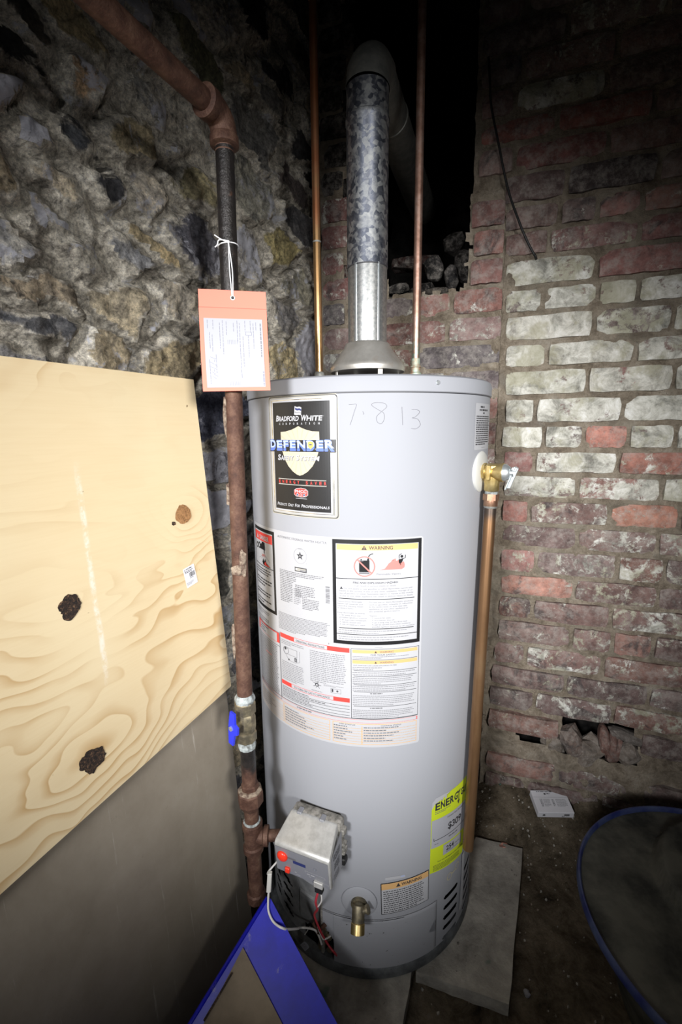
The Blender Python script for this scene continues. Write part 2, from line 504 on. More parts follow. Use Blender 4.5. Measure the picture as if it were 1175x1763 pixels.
    P_('pink', (.58, .17, .15)); P_('orange', (.60, .36, .15)); P_('yellow', (.50, .60, .02)); P_('cream', (.47, .43, .32), .35)
    P_('silver', (.34, .33, .30), .3); P_('blue', (.10, .16, .46), .4); P_('lightblue', (.36, .43, .66), .4); P_('navy', (.03, .04, .14), .4)
    P_('gold', (.60, .46, .10), .4); P_('coral', (.80, .20, .14), .75); P_('coral_dark', (.66, .13, .09), .75); P_('tag_ink', (.19, .19, .24))
    P_('label', (.80, .80, .84), .6)
    P_('pencil', (.13, .13, .15)); P_('ray', (.44, .395, .28), .35)
    t = NT('mirror_foil', .22, .8); t.color(t.ramp(t.noise(22, 2), [(.3, (.35, .33, .28)), (.5, (.75, .74, .68)), (.7, (.5, .52, .58))])); MAT['foil'] = t.mat
    MAT['string'] = plain('white_string', (.82, .82, .84), .8)
    t = NT('control_silver', .36, .35)
    t.color(t.ramp(t.noise(60, 6, .7), [(.3, (.44, .435, .415)), (.6, (.60, .595, .575))])); MAT['ctl'] = t.mat
    MAT['ctl_front'] = plain('control_front_grey', (.27, .275, .30), .4, .25)
    MAT['ctl_back'] = speck('cast_back_plate', (.13, .125, .11), (.36, .34, .31), 90, .7, .2, bump=.5)
    MAT['knob_red'] = plain('red_knob', (.86, .045, .02), .3)
    MAT['wire_red'] = plain('red_wire', (.50, .045, .06), .4); MAT['wire_white'] = plain('white_wire', (.72, .70, .68), .45)
    MAT['black_rubber'] = plain('black_rubber', (.012, .012, .012), .55)
    MAT['carton'] = plain('white_carton', (.74, .74, .78), .6)


KNOTS = [(.636 - .57, .977, .052, 3.2), (.862 - .57, .882, .075, 3.0), (.864 - .57, .643, .07, 3.2)]
SCRAPE_X, SCRAPE_Z = .247, (.73, 1.10)
make_materials()

# ================================================================== STRUCTURE
rnd = random.Random(7)


def fbm(p, s, oct=4):
    return noise.fractal(Vector(p) * s, 1.0, 2.0, oct)


def sheet_grid(name, origin, eu, ev, n, us, vs_, hfun, keep, mat):
    """a surface grid u x v with relief; hfun returns height along n, keep(u, v) False cuts a hole"""
    V = []; Fc = []
    for v in vs_:
        for u in us:
            j = Vector((u, v, 3)) * 130; du_, dv_ = .0042 * noise.noise(j), .0042 * noise.noise(j + Vector((7, 7, 7)))
            V.append(origin + eu * (u + du_) + ev * (v + dv_) + n * hfun(u, v))
    W = len(us)
    for j in range(len(vs_) - 1):
        for i in range(W - 1):
            if keep((us[i] + us[i + 1]) / 2, (vs_[j] + vs_[j + 1]) / 2):
                a = j * W + i; Fc.append((a, a + W, a + W + 1, a + 1))
    # orient towards n
    fn = (V[Fc[0][1]] - V[Fc[0][0]]).cross(V[Fc[0][2]] - V[Fc[0][0]])
    if fn.dot(n) < 0: Fc = [f[::-1] for f in Fc]
    o = mk(name, V, Fc, mat, smooth=True, loc=(0, 0, 0))
    o['kind'] = 'structure'
    return o


def frange(a, b, s):
    n = max(1, int(round((b - a) / s))); return [a + (b - a) * i / n for i in range(n + 1)]


# ---- brick meshes, shared
def brick_mesh(seed):
    r = random.Random(seed)
    nx, nz = 6, 3
    V = []; Fc = []
    for j in range(nz + 1):
        for i in range(nx + 1):
            x = i / nx - .5; z = j / nz - .5
            ex = (i in (0, nx)); ez = (j in (0, nz))
            y = .0 + r.uniform(-.0016, .0016)
            if ex or ez: y += r.uniform(.003, .0065)
            if ex and ez: y += r.uniform(.003, .009)
            dx = r.uniform(-.008, .008) + (-.012 * math.copysign(1, x) if ex and ez else 0)
            dz = r.uniform(-.03, .03) + (-.03 * math.copysign(1, z) if ex and ez else 0)
            V.append((x + dx, y, z + dz))
    W = nx + 1
    for j in range(nz):
        for i in range(nx):
            a = j * W + i; Fc.append((a, a + 1, a + W + 1, a + W))
    ring = [i for i in range(nx + 1)] + [j * W + nx for j in range(1, nz + 1)] + [nz * W + i for i in range(nx - 1, -1, -1)] + [j * W for j in range(nz - 1, 0, -1)]
    b = len(V)
    for i in ring:
        V.append((V[i][0], .075, V[i][2]))
    n = len(ring)
    for k in range(n):
        k2 = (k + 1) % n; Fc.append((ring[k2], ring[k], b + k, b + k2))
    Fc.append(tuple(b + k for k in range(n)))
    me = bpy.data.meshes.new('brick'); me.from_pydata(V, [], Fc); me.materials.append(MAT['brick'])
    me.polygons.foreach_set('use_smooth', [True] * len(me.polygons)); me.set_sharp_from_angle(angle=R_(50)); me.update()
    return me


BRICKS = [brick_mesh(i) for i in range(10)]
REDS = [(.18, .095, .08), (.20, .105, .088), (.17, .10, .088), (.165, .11, .10), (.14, .085, .078), (.19, .115, .098), (.22, .10, .072)]
ROT_B = math.atan2(EB.y, EB.x)


def brick(parent, s0, s1, z0, z1, wash, proud=.006, col=None, tilt=0.0, origin=CORNER):
    o = bpy.data.objects.new('brick', rnd.choice(BRICKS)); COL.objects.link(o)
    o.parent = parent
    p = origin + EB * ((s0 + s1) / 2) + NB * (proud + rnd.uniform(-.003, .003)) + Z * ((z0 + z1) / 2)
    o.location = p
    o.rotation_euler = (0, rnd.uniform(-.008, .008) + tilt, ROT_B + rnd.uniform(-.012, .012))
    o.scale = (s1 - s0, 1, z1 - z0)
    c = col or rnd.choice(REDS); k = rnd.uniform(.75, 1.15)
    o.color = (c[0] * k, c[1] * k, c[2] * k, max(0, min(1, wash + rnd.uniform(-.13, .13))))
    return o


# measured courses of the right-hand brickwork: bottom of course, vertical joints
ROWS = [(1.861, [.424, .505, .698]), (1.802, [.424, .6, .796]), (1.736, [.422, .51, .711]), (1.666, [.488, .629, .816]),
        (1.605, [.491, .619, .7, .791]), (1.543, [.495, .599, .79]), (1.473, [.498, .708]), (1.411, [.501, .593, .715, .799]),
        (1.341, [.505, .713, .876]), (1.276, [.508, .611, .807]), (1.205, [.511, .708, .891]), (1.135, [.515, .592, .791]),
        (1.069, [.509, .617, .71, .81, .908]), (1.005, [.517, .598, .792]), (.938, [.52, .705, .892]), (.869, [.52, .593, .784, .938]),
        (.801, [.524, .714, .897]), (.728, [.523, .618, .814]), (.661, [.527, .717, .91]), (.592, [.524, .617, .81]),
        (.521, [.525, .72, .82, .913]), (.449, [.517, .607, .802]), (.382, [.513, .715, .916]), (.313, [.511, .638, .837])]
z = ROWS[0][0]; k = 0
while z < 2.35:
    z += .0665; k += 1; ROWS.insert(0, (z, [.42, .42 + (.10 if k % 2 else .19)]))
z = .313; k = 0
while z > .0:
    z -= .0695; k += 1; ROWS.append((z, [.51, .51 + (.20 if k % 2 else .12)]))
S_END = 1.55
WASH = [(2.4, .35), (1.95, .42), (1.78, .22), (1.6, .34), (1.5, .68), (1.35, .92), (1.05, .86), (.92, .66), (.80, .52), (.6, .47), (.4, .47), (0, .4)]


def wash_at(z):
    for (z1, a), (z0, b) in zip(WASH, WASH[1:]):
        if z0 <= z <= z1: return b + (a - b) * (z - z0) / (z1 - z0)
    return .3


def mortar_h(u, v):
    return -.004 + .006 * fbm((u, 3.1, v), 14, 4) + .004 * fbm((u, 9.7, v), 45, 3)


HOLES_R = [(.598, .674, .222, .262), (.705, .90, .212, .318)]


def mortar_right(u, v):
    h = mortar_h(u, v)
    if v < .34: h += .012 * min(1, (.34 - v) / .12) + .010 * fbm((u, 1, v), 9, 4)
    if .70 < u < .95 and v < .22: h += .014 * max(0, 1 - abs(v - .12) / .12) * (0.6 + fbm((u, 4, v), 16, 4))
    return h


def keep_right(u, v):
    for a, b, c, d in HOLES_R:
        j = .010 * fbm((u, 5, v), 22, 3)
        if a + j < u < b + j and c + j < v < d + j: return False
    if v < 1.70 and u < .502: return False
    return True


wall_right = sheet_grid('wall_right', CORNER, EB, Z, NB, frange(.415, S_END, .012), frange(-.10, 2.42, .012), mortar_right, keep_right, MAT['mortar'])
SPECIAL = {(1.069, 2): ((.38, .11, .06), .45), (1.005, 2): ((.36, .11, .06), .62), (.938, 1): ((.30, .13, .10), .80), (.869, 0): ((.30, .10, .07), .12), (.869, 2): ((.44, .15, .07), .42),
           (.728, 0): ((.28, .11, .09), .35), (.661, 0): ((.34, .13, .08), .30), (1.005, 0): ((.27, .10, .085), .15), (1.802, 0): ((.26, .065, .035), .08), (1.802, 1): ((.20, .05, .03), .1),
           (1.736, 1): ((.22, .06, .045), .25), (1.205, 1): ((.3, .12, .1), 1.05), (1.341, 0): ((.3, .12, .1), 1.0), (1.276, 1): ((.25, .12, .1), .88), (1.473, 1): ((.24, .085, .07), .24),
           (1.543, 1): ((.20, .09, .08), .42), (1.543, 2): ((.22, .08, .07), .15), (1.605, 2): ((.25, .1, .08), .4), (1.666, 1): ((.07, .05, .05), .35), (1.861, 1): ((.12, .08, .075), .82)}
for i, (zb, js) in enumerate(ROWS):
    zt = ROWS[i - 1][0] if i else zb + .0665
    js = list(js)
    while js[-1] < S_END - .06: js.append(js[-1] + (.195 if rnd.random() < .8 else .105))
    for j, (a, b) in enumerate(zip(js, js[1:])):
        if any(a < h1 - .02 and b > h0 + .02 and zb < hz1 - .02 and zt > hz0 + .02 for h0, h1, hz0, hz1 in HOLES_R): continue
        if zb < -.02: continue
        mid = (zb + zt) / 2
        pr = .007 if zb > .3 else .019
        col = None; w = wash_at(mid)
        if (zb, j) in SPECIAL: col, w = SPECIAL[(zb, j)]
        g = .0055
        brick(wall_right, a + g, b - g, zb + .0065, zt - .0065, w, pr, col)
# recesses behind the missing bricks
g = G()
for a, b, c, d in HOLES_R:
    P = [CORNER + EB * (a - .02) + Z * (c - .02), CORNER + EB * (b + .02) + Z * (c - .02), CORNER + EB * (b + .02) + Z * (d + .02), CORNER + EB * (a - .02) + Z * (d + .02)]
    Q = [q - NB * .11 for q in P]; P = [q - NB * .02 for q in P]
    g.add(P + Q, [(4, 5, 6, 7), (0, 4, 7, 3), (1, 2, 6, 5), (0, 1, 5, 4), (3, 7, 6, 2)])
g.build('wall_recess', MAT['hole_shade'], wall_right)


def chunk(name, c, size, mat, parent=None, seed=0, ax=None, color=None, sub=2, rough=.22):
    bm = bmesh.new(); bmesh.ops.create_icosphere(bm, subdivisions=sub, radius=1)
    r = random.Random(seed); off = Vector((r.uniform(0, 50), r.uniform(0, 50), r.uniform(0, 50)))
    ax = ax or (Vector((1, 0, 0)), Vector((0, 1, 0)), Z)
    V = []
    for q in bm.verts:
        p = q.co.copy()
        # squarish, broken
        mxx = max(abs(p.x), abs(p.y), abs(p.z)); p = p.lerp(p / mxx, .55)
        p *= 1 + rough * noise.fractal(p * 1.3 + off, 1, 2, 3)
        V.append(Vector(c) + ax[0] * (p.x * size[0]) + ax[1] * (p.y * size[1]) + ax[2] * (p.z * size[2]))
    bm.verts.index_update()
    Fc = [[q.index for q in f.verts] for f in bm.faces]; bm.free()
    o = mk(name, V, Fc, mat, parent)
    if color: o.color = color
    return o


wall_ax = (EB, NB, Z)
tilted = lambda a: (EB * math.cos(a) + Z * math.sin(a), NB, Z * math.cos(a) - EB * math.sin(a))
# broken pieces in and under the large gap
for c, sz, a, col in [((.745, .240), (.030, .035, .045), .5, (.26, .17, .13, .25)), ((.785, .215), (.035, .03, .05), -.5, (.28, .22, .17, .5)), ((.826, .262), (.015, .03, .040), .15, (.30, .12, .08, .1)),
                      ((.85, .245), (.016, .03, .050), -.1, (.32, .15, .11, .1)), ((.885, .285), (.05, .025, .014), -.25, (.20, .17, .15, .4)), ((.885, .235), (.03, .03, .03), .6, (.24, .19, .15, .5)),
                      ((.80, .165), (.06, .02, .035), .1, (.28, .23, .18, .5)), ((.70, .20), (.03, .02, .05), .3, (.27, .22, .17, .5))]:
    chunk('broken_brick', CORNER + EB * c[0] + Z * c[1] - NB * .012, sz, MAT['brick'], wall_right, int(c[0] * 1000), tilted(a), tuple(q * .6 for q in col[:3]) + (col[3] * .5,))

# ---- the left length of brickwork with the flue hole
def hole_edges(v):
    a = .085 + .016 * math.sin(v * 31) + .012 * fbm((1, 2, v), 18, 2)
    b = .408 + .012 * fbm((6, 2, v), 25, 2)
    return a, b


def keep_back(u, v):
    a, b = hole_edges(v)
    floor_ = 1.505 + .020 * fbm((u, 8, 0), 14, 3) - (.02 if u > .2 else -.03)
    if v > (1.712 if u > b else 1.69) and u > a: return False
    return not (a < u < b and v > floor_)


wall_back = sheet_grid('wall_back', CORNER, EB, Z, NB, frange(-.03, .510, .010), frange(-.10, 2.42, .010),
                       lambda u, v: mortar_h(u, v) + .002 - (.006 if u > .499 else 0), keep_back, MAT['mortar'])
z = 1.418 - .068 * 21; k = 0
while z < 2.38:
    js = [.0, .075 if k % 2 else .165]
    while js[-1] < .41: js.append(js[-1] + (.10 if len(js) == 3 and k % 3 == 0 else .196))
    js[-1] = .503
    if z > 1.47:
        ea, eb_ = hole_edges(z)
        js = [0.0, ea + .004]
        if z < 1.66: js += [None, .415 + rnd.uniform(-.008, .006), .500]
    elif js[-1] - js[-2] < .05: js.pop(-2)
    for a, b in zip(js, js[1:]):
        if a is None or b is None: continue
        pr = .006
        w = .42 if z > 1.3 else .45
        col = rnd.choice([(.19, .075, .06), (.13, .10, .105), (.10, .085, .09), (.24, .085, .06), (.19, .11, .10)])
        if z > 1.47 and a > .3: w = .12; pr = .012; col = rnd.choice([(.24, .085, .06), (.33, .09, .045), (.20, .08, .065)])
        if z > 1.47 and a < .1: w = .48; col = (.17, .055, .045) if z < 1.75 else (.02, .016, .014)  # near-black higher up: the corner's shade put into the brick colour
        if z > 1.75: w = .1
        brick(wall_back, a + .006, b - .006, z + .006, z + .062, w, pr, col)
    z += .068; k += 1

# flue behind the hole: a rough shaft, coloured near-black for its shade
g = G()
FD = .62
def flue_pt(u, d, v):
    return CORNER + EB * u - NB * d + Z * v
def flue_wall(p0, pu, pv, nu, nv, n):
    V = []
    for j in range(nv + 1):
        for i in range(nu + 1):
            p = p0 + pu * (i / nu) + pv * (j / nv)
            V.append(p + n * (.03 * fbm(p, 9, 4)))
    g.add(V, [(j * (nu + 1) + i, j * (nu + 1) + i + 1, (j + 1) * (nu + 1) + i + 1, (j + 1) * (nu + 1) + i) for j in range(nv) for i in range(nu)])
flue_wall(flue_pt(.02, FD, 1.30), EB * .52, Z * 1.12, 26, 50, NB)
flue_wall(flue_pt(.05, .03, 1.30), -NB * (FD - .03), Z * 1.12, 20, 50, EB)
flue_wall(flue_pt(.445, .03, 1.30), -NB * (FD - .03), Z * 1.12, 20, 50, -EB)
flue_wall(flue_pt(.02, .02, 1.475), EB * .50, -NB * FD, 26, 20, Z)
flue_wall(flue_pt(.02, .02, 2.40), EB * .50, -NB * FD, 10, 10, -Z)
g.build('flue_shaft', MAT['hole_shade'], wall_back, True)
# rubble lying on the ledge of the hole
for u, d, v, sz, a, col in [(.245, .12, 1.625, (.085, .05, .024), -.05, (.20, .05, .035, .05)), (.30, .10, 1.60, (.03, .03, .05), .3, (.10, .10, .10, .55)), (.20, .07, 1.545, (.035, .03, .018), .1, (.14, .13, .13, .55)),
                            (.355, .07, 1.56, (.022, .03, .045), .2, (.13, .13, .14, .5)), (.27, .08, 1.53, (.045, .04, .030), .2, (.045, .04, .04, .1)), (.35, .16, 1.68, (.035, .04, .035), .2, (.10, .095, .08, .3)),
                            (.15, .12, 1.54, (.04, .04, .035), .1, (.06, .055, .05, .2)), (.385, .12, 1.60, (.03, .05, .06), .1, (.07, .06, .05, .2)), (.315, .03, 1.515, (.045, .025, .014), .05, (.25, .21, .16, .4)), (.22, .03, 1.505, (.05, .025, .014), .02, (.22, .19, .15, .4))]:
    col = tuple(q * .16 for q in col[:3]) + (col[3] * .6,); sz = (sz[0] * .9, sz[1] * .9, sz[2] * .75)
    chunk('rubble_piece', CORNER + EB * u - NB * (d + .05) + Z * (v - .01), sz, MAT['brick'], wall_back, int(u * 999), tilted(a), col)

# ---- rubble-stone wall on the left
SEEDS_PX = [  # seeds of the larger stones as seen, with colour and lime bloom; those by the upper corner darkened for shade
    (40, 55, .030, .028, .024, .1), (120, 45, .20, .17, .11, .25), (160, 150, .22, .16, .11, .45), (25, 180, .30, .30, .36, 1.1), (75, 235, .16, .16, .20, 1.0), (15, 105, .012, .012, .012, 0),
    (130, 245, .055, .06, .07, .25), (215, 215, .22, .19, .13, .35), (285, 205, .17, .17, .17, .5), (250, 40, .03, .03, .03, .15), (238, 5, .35, .35, .36, .7), (340, 90, .075, .075, .05, .15),
    (330, 15, .24, .24, .25, .6), (385, 45, .22, .22, .21, .5), (405, 110, .24, .21, .16, .35), (445, 45, .02, .02, .022, .15), (475, 110, .03, .03, .034, .2), (430, 195, .10, .10, .10, .3),
    (485, 180, .11, .11, .11, .4), (520, 235, .035, .035, .038, .2), (310, 245, .2, .2, .21, .5), (335, 300, .22, .20, .13, .3), (195, 330, .035, .036, .042, .3), (110, 325, .30, .27, .22, .55),
    (30, 320, .22, .19, .14, .3), (30, 400, .24, .24, .24, .7), (110, 385, .33, .30, .25, .65), (150, 415, .15, .15, .17, .5), (215, 435, .16, .165, .18, .4), (265, 415, .24, .20, .13, .3),
    (70, 490, .21, .18, .14, .35), (205, 520, .22, .195, .15, .25), (290, 540, .20, .185, .16, .4), (55, 560, .07, .072, .08, .25), (25, 615, .15, .15, .16, .4), (190, 600, .22, .19, .14, .5),
    (300, 620, .17, .145, .10, .3), (335, 400, .07, .07, .085, .5), (285, 360, .27, .25, .22, .6), (425, 330, .17, .17, .155, .5), (430, 430, .17, .165, .16, .75), (485, 425, .20, .175, .095, .3),
    (520, 490, .16, .155, .13, .5), (520, 385, .045, .045, .05, .35), (545, 320, .03, .028, .03, .2), (440, 555, .25, .22, .165, .4), (500, 560, .17, .165, .165, .45), (475, 610, .30, .26, .17, .5),
    (535, 590, .26, .25, .27, .85), (370, 700, .05, .055, .08, .4), (365, 800, .12, .12, .14, .6), (375, 880, .2, .2, .21, .8), (380, 1000, .07, .07, .065, .35), (385, 1080, .16, .16, .15, .6), (520, 330, .07, .06, .06, .3)]
SX = .62                                   # stones lie flatter than they are tall
seeds = []
for x, y, r, gg, b, a in SEEDS_PX:
    P = on_plane(x, y, CORNER, NL); seeds.append(((P - CORNER).dot(EL), P.z, (r, gg, b), a))
sr = random.Random(3)
tries = 0
while tries < 2600 and len(seeds) < 210:
    tries += 1
    s, zz = sr.uniform(-.05, 1.75), sr.uniform(-.1, 2.45)
    if min((((s - q[0]) * SX) ** 2 + (zz - q[1]) ** 2) for q in seeds) > .078 ** 2:
        c = sr.choice([(.20, .18, .14), (.13, .13, .13), (.07, .07, .08), (.24, .21, .16), (.16, .15, .13)])
        if zz > 1.85: c = tuple(q * .45 for q in c)  # upper stones darkened, shade near the corner put into their colour
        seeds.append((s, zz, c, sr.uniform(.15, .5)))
US = frange(-.03, 1.70, .0085); VS = frange(-.10, 2.42, .0085)
cell = {}
Vst = []; own = []; Est = []
import collections
buck = collections.defaultdict(list)
for i, q in enumerate(seeds): buck[(int(q[0] * SX // .12), int(q[1] // .12))].append(i)
for v in VS:
    for u in US:
        wu = u + .045 * noise.noise(Vector((u * 7, v * 7, 1))) + .018 * noise.noise(Vector((u * 22, v * 22, 5)))
        wv = v + .035 * noise.noise(Vector((u * 7, v * 7, 9))) + .016 * noise.noise(Vector((u * 22, v * 22, 13)))
        bu, bv = int(wu * SX // .12), int(wv // .12)
        d1 = d2 = 9; i1 = -1
        for a in (-2, -1, 0, 1, 2):
            for b in (-2, -1, 0, 1, 2):
                for i in buck.get((bu + a, bv + b), ()):
                    q = seeds[i]; d = math.hypot((wu - q[0]) * SX, wv - q[1])
                    if d < d1: d2, d1, i1 = d1, d, i
                    elif d < d2: d2 = d
        e = d2 - d1                                   # about twice the distance to the joint
        own.append(i1 if e > .011 else -1)
        hs = random.Random(i1 * 7 + 1)
        amp = hs.uniform(.000, .017); tx, tz = hs.uniform(-.08, .08), hs.uniform(-.10, .06)
        q = seeds[i1] if i1 >= 0 else (u, v)
        prof = min(1, max(0, (e - .003) / .018)); prof = prof * prof * (3 - 2 * prof)
        h = -.022 + prof * (amp + .012 + tx * (u - q[0]) + tz * (v - q[1]))
        h += .009 * noise.fractal(Vector((u * 13, v * 16, 2)), .6, 2.1, 6) + .005 * noise.noise(Vector((u * 60, v * 60, 3)))
        h -= .022 * max(0, noise.noise(Vector((u * 5, v * 9, 21))) - .25)
        Vst.append(CORNER + EL * u + Z * v + NL * h); Est.append(min(1, max(0, (e - .011) / .040)))
W_ = len(US)
faces_by = collections.defaultdict(list)
for j in range(len(VS) - 1):
    for i in range(W_ - 1):
        a = j * W_ + i; ids = (own[a], own[a + 1], own[a + W_], own[a + W_ + 1])
        o_ = ids[0] if ids[0] == ids[1] == ids[2] == ids[3] else -1
        f = (a, a + 1, a + W_ + 1, a + W_)
        faces_by[o_].append(f)


def sub_mesh(name, fs, mat, parent=None):
    idx = {}; V = []; Fc = []
    for f in fs:
        t = []
        for i in f:
            if i not in idx: idx[i] = len(V); V.append(Vst[i])
            t.append(idx[i])
        Fc.append(tuple(t))
    p = [V[q] for q in Fc[0]]
    if (p[1] - p[0]).cross(p[2] - p[0]).dot(NL) < 0: Fc = [f[::-1] for f in Fc]
    o = mk(name, V, Fc, mat, parent, True, loc=(0, 0, 0))
    at_ = o.data.attributes.new('inner', 'FLOAT', 'POINT')
    at_.data.foreach_set('value', [Est[i] for i in sorted(idx, key=idx.get)])
    return o


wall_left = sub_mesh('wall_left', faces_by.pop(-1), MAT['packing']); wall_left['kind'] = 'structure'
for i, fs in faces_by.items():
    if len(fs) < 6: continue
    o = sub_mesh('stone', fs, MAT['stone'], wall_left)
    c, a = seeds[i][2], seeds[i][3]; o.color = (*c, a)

# ---- floor, ceiling
_c0, _c1 = on_floor(926, 1407, .050), on_floor(988, 1408, .050); _cx = (_c1 - _c0).normalized()
CART = (_c0, _cx, Vector((-_cx.y, _cx.x, 0)), (_c1 - _c0).length, R_(13))      # the carton has bedded itself in the earth


def floor_h(x, y):
    p = Vector((x, y, 0)); d = (p - CORNER).dot(NB); e = (p - CORNER).dot(EB)
    h = -.030 + .007 * fbm((x, y, 0), 9, 5) + .004 * fbm((x, y, 4), 40, 3)
    k = min(1, max(0, (e - .42) / .14))                 # earth banked against the right-hand brickwork
    h += k * (.025 * max(0, 1 - max(d, 0) / .33) + .095 * max(0, 1 - max(d, 0) / .155)) + (1 - k) * .02 * max(0, 1 - d / .10)
    q = Vector((x, y, 0)) - CART[0]; a_, b_ = q.dot(CART[1]), q.dot(CART[2])
    if -.02 < a_ < CART[3] + .02 and -.015 < b_ < .085: h = min(h, CART[0].z + b_ * math.tan(CART[4]) - .002)
    return h
us = frange(-.75, 1.65, .018); vs2 = frange(-.6, 1.6, .018)
floor = sheet_grid('floor', Vector((0, 0, 0)), Vector((1, 0, 0)), Vector((0, 1, 0)), Z, us, vs2, floor_h,
                   lambda u, v: (Vector((u, v, 0)) - CORNER).dot(NB) > -.03 and (Vector((u, v, 0)) - CORNER).dot(NL) > -.03, MAT['earth'])
g = G()
cpl = [CORNER + EB * -.05 - NB * .05, CORNER + EB * 1.6 - NB * .05, Vector((1.35, -.6, 0)), Vector((-.78, -.6, 0)), CORNER + EL * 1.65 - NL * .05]
for i in range(9):   # boards overhead
    a, b = -.85 + i * .27, -.85 + (i + 1) * .27 - .006
    g.box((( a + b) / 2, .5, 2.43), Vector(((b - a) / 2, 0, 0)), Vector((0, 1.15, 0)), Vector((0, 0, .012)))
ceil_ = g.build('ceiling', MAT['ceiling'], loc=(0, 0, 0)); ceil_['kind'] = 'structure'

# ---- concrete pads under the heater
def pad(name, pts, label, mat, thick=.034):
    pts = [Vector((p[0], p[1], -.002)) for p in pts]
    out = []
    for a, b in zip(pts, pts[1:] + pts[:1]):
        for k in range(8):
            p = a.lerp(b, k / 8); p += Vector((noise.noise(p * 30), noise.noise(p * 30 + Vector((9, 9, 9))), 0)) * .003; out.append(p)
    top = [p + Vector((0, 0, -.0)) for p in out]
    g = G(); g.prism(top, (0, 0, -thick))
    o = g.build(name, mat); tag(o, label, 'slab'); return o
pad('concrete_slab', [(.369, 1.105), (.486, 1.067), (.325, .724), (.150, .782)][::-1], 'long narrow concrete slab on the earth floor beside the brick wall', MAT['concrete'])
pad('concrete_pad', [(-.14, 1.12), (.22, 1.20), (.362, 1.112), (.142, .788), (.095, .655), (-.10, .66)], 'broken concrete pad in front of the water heater base', MAT['concrete'])

# ================================================================== PRINTED SHEETS
_txt = {}


def text_mesh(s, bold=0.0):
    key = (s, bold)
    if key not in _txt:
        cu = bpy.data.curves.new('t', 'FONT'); cu.body = s; cu.size = 1; cu.resolution_u = 3; cu.offset = bold; cu.fill_mode = 'FRONT'
        o = bpy.data.objects.new('t', cu)
        me = bpy.data.meshes.new_from_object(o)
        V = [(v.co.x, v.co.y) for v in me.vertices]; Fc = [tuple(p.vertices) for p in me.polygons]
        bpy.data.objects.remove(o); bpy.data.curves.remove(cu); bpy.data.meshes.remove(me)
        if V:
            x0 = min(v[0] for v in V); x1 = max(v[0] for v in V)
            V = [((v[0] - x0), v[1]) for v in V]; _txt[key] = (V, Fc, x1 - x0)
        else: _txt[key] = ([], [], 1)
    return _txt[key]


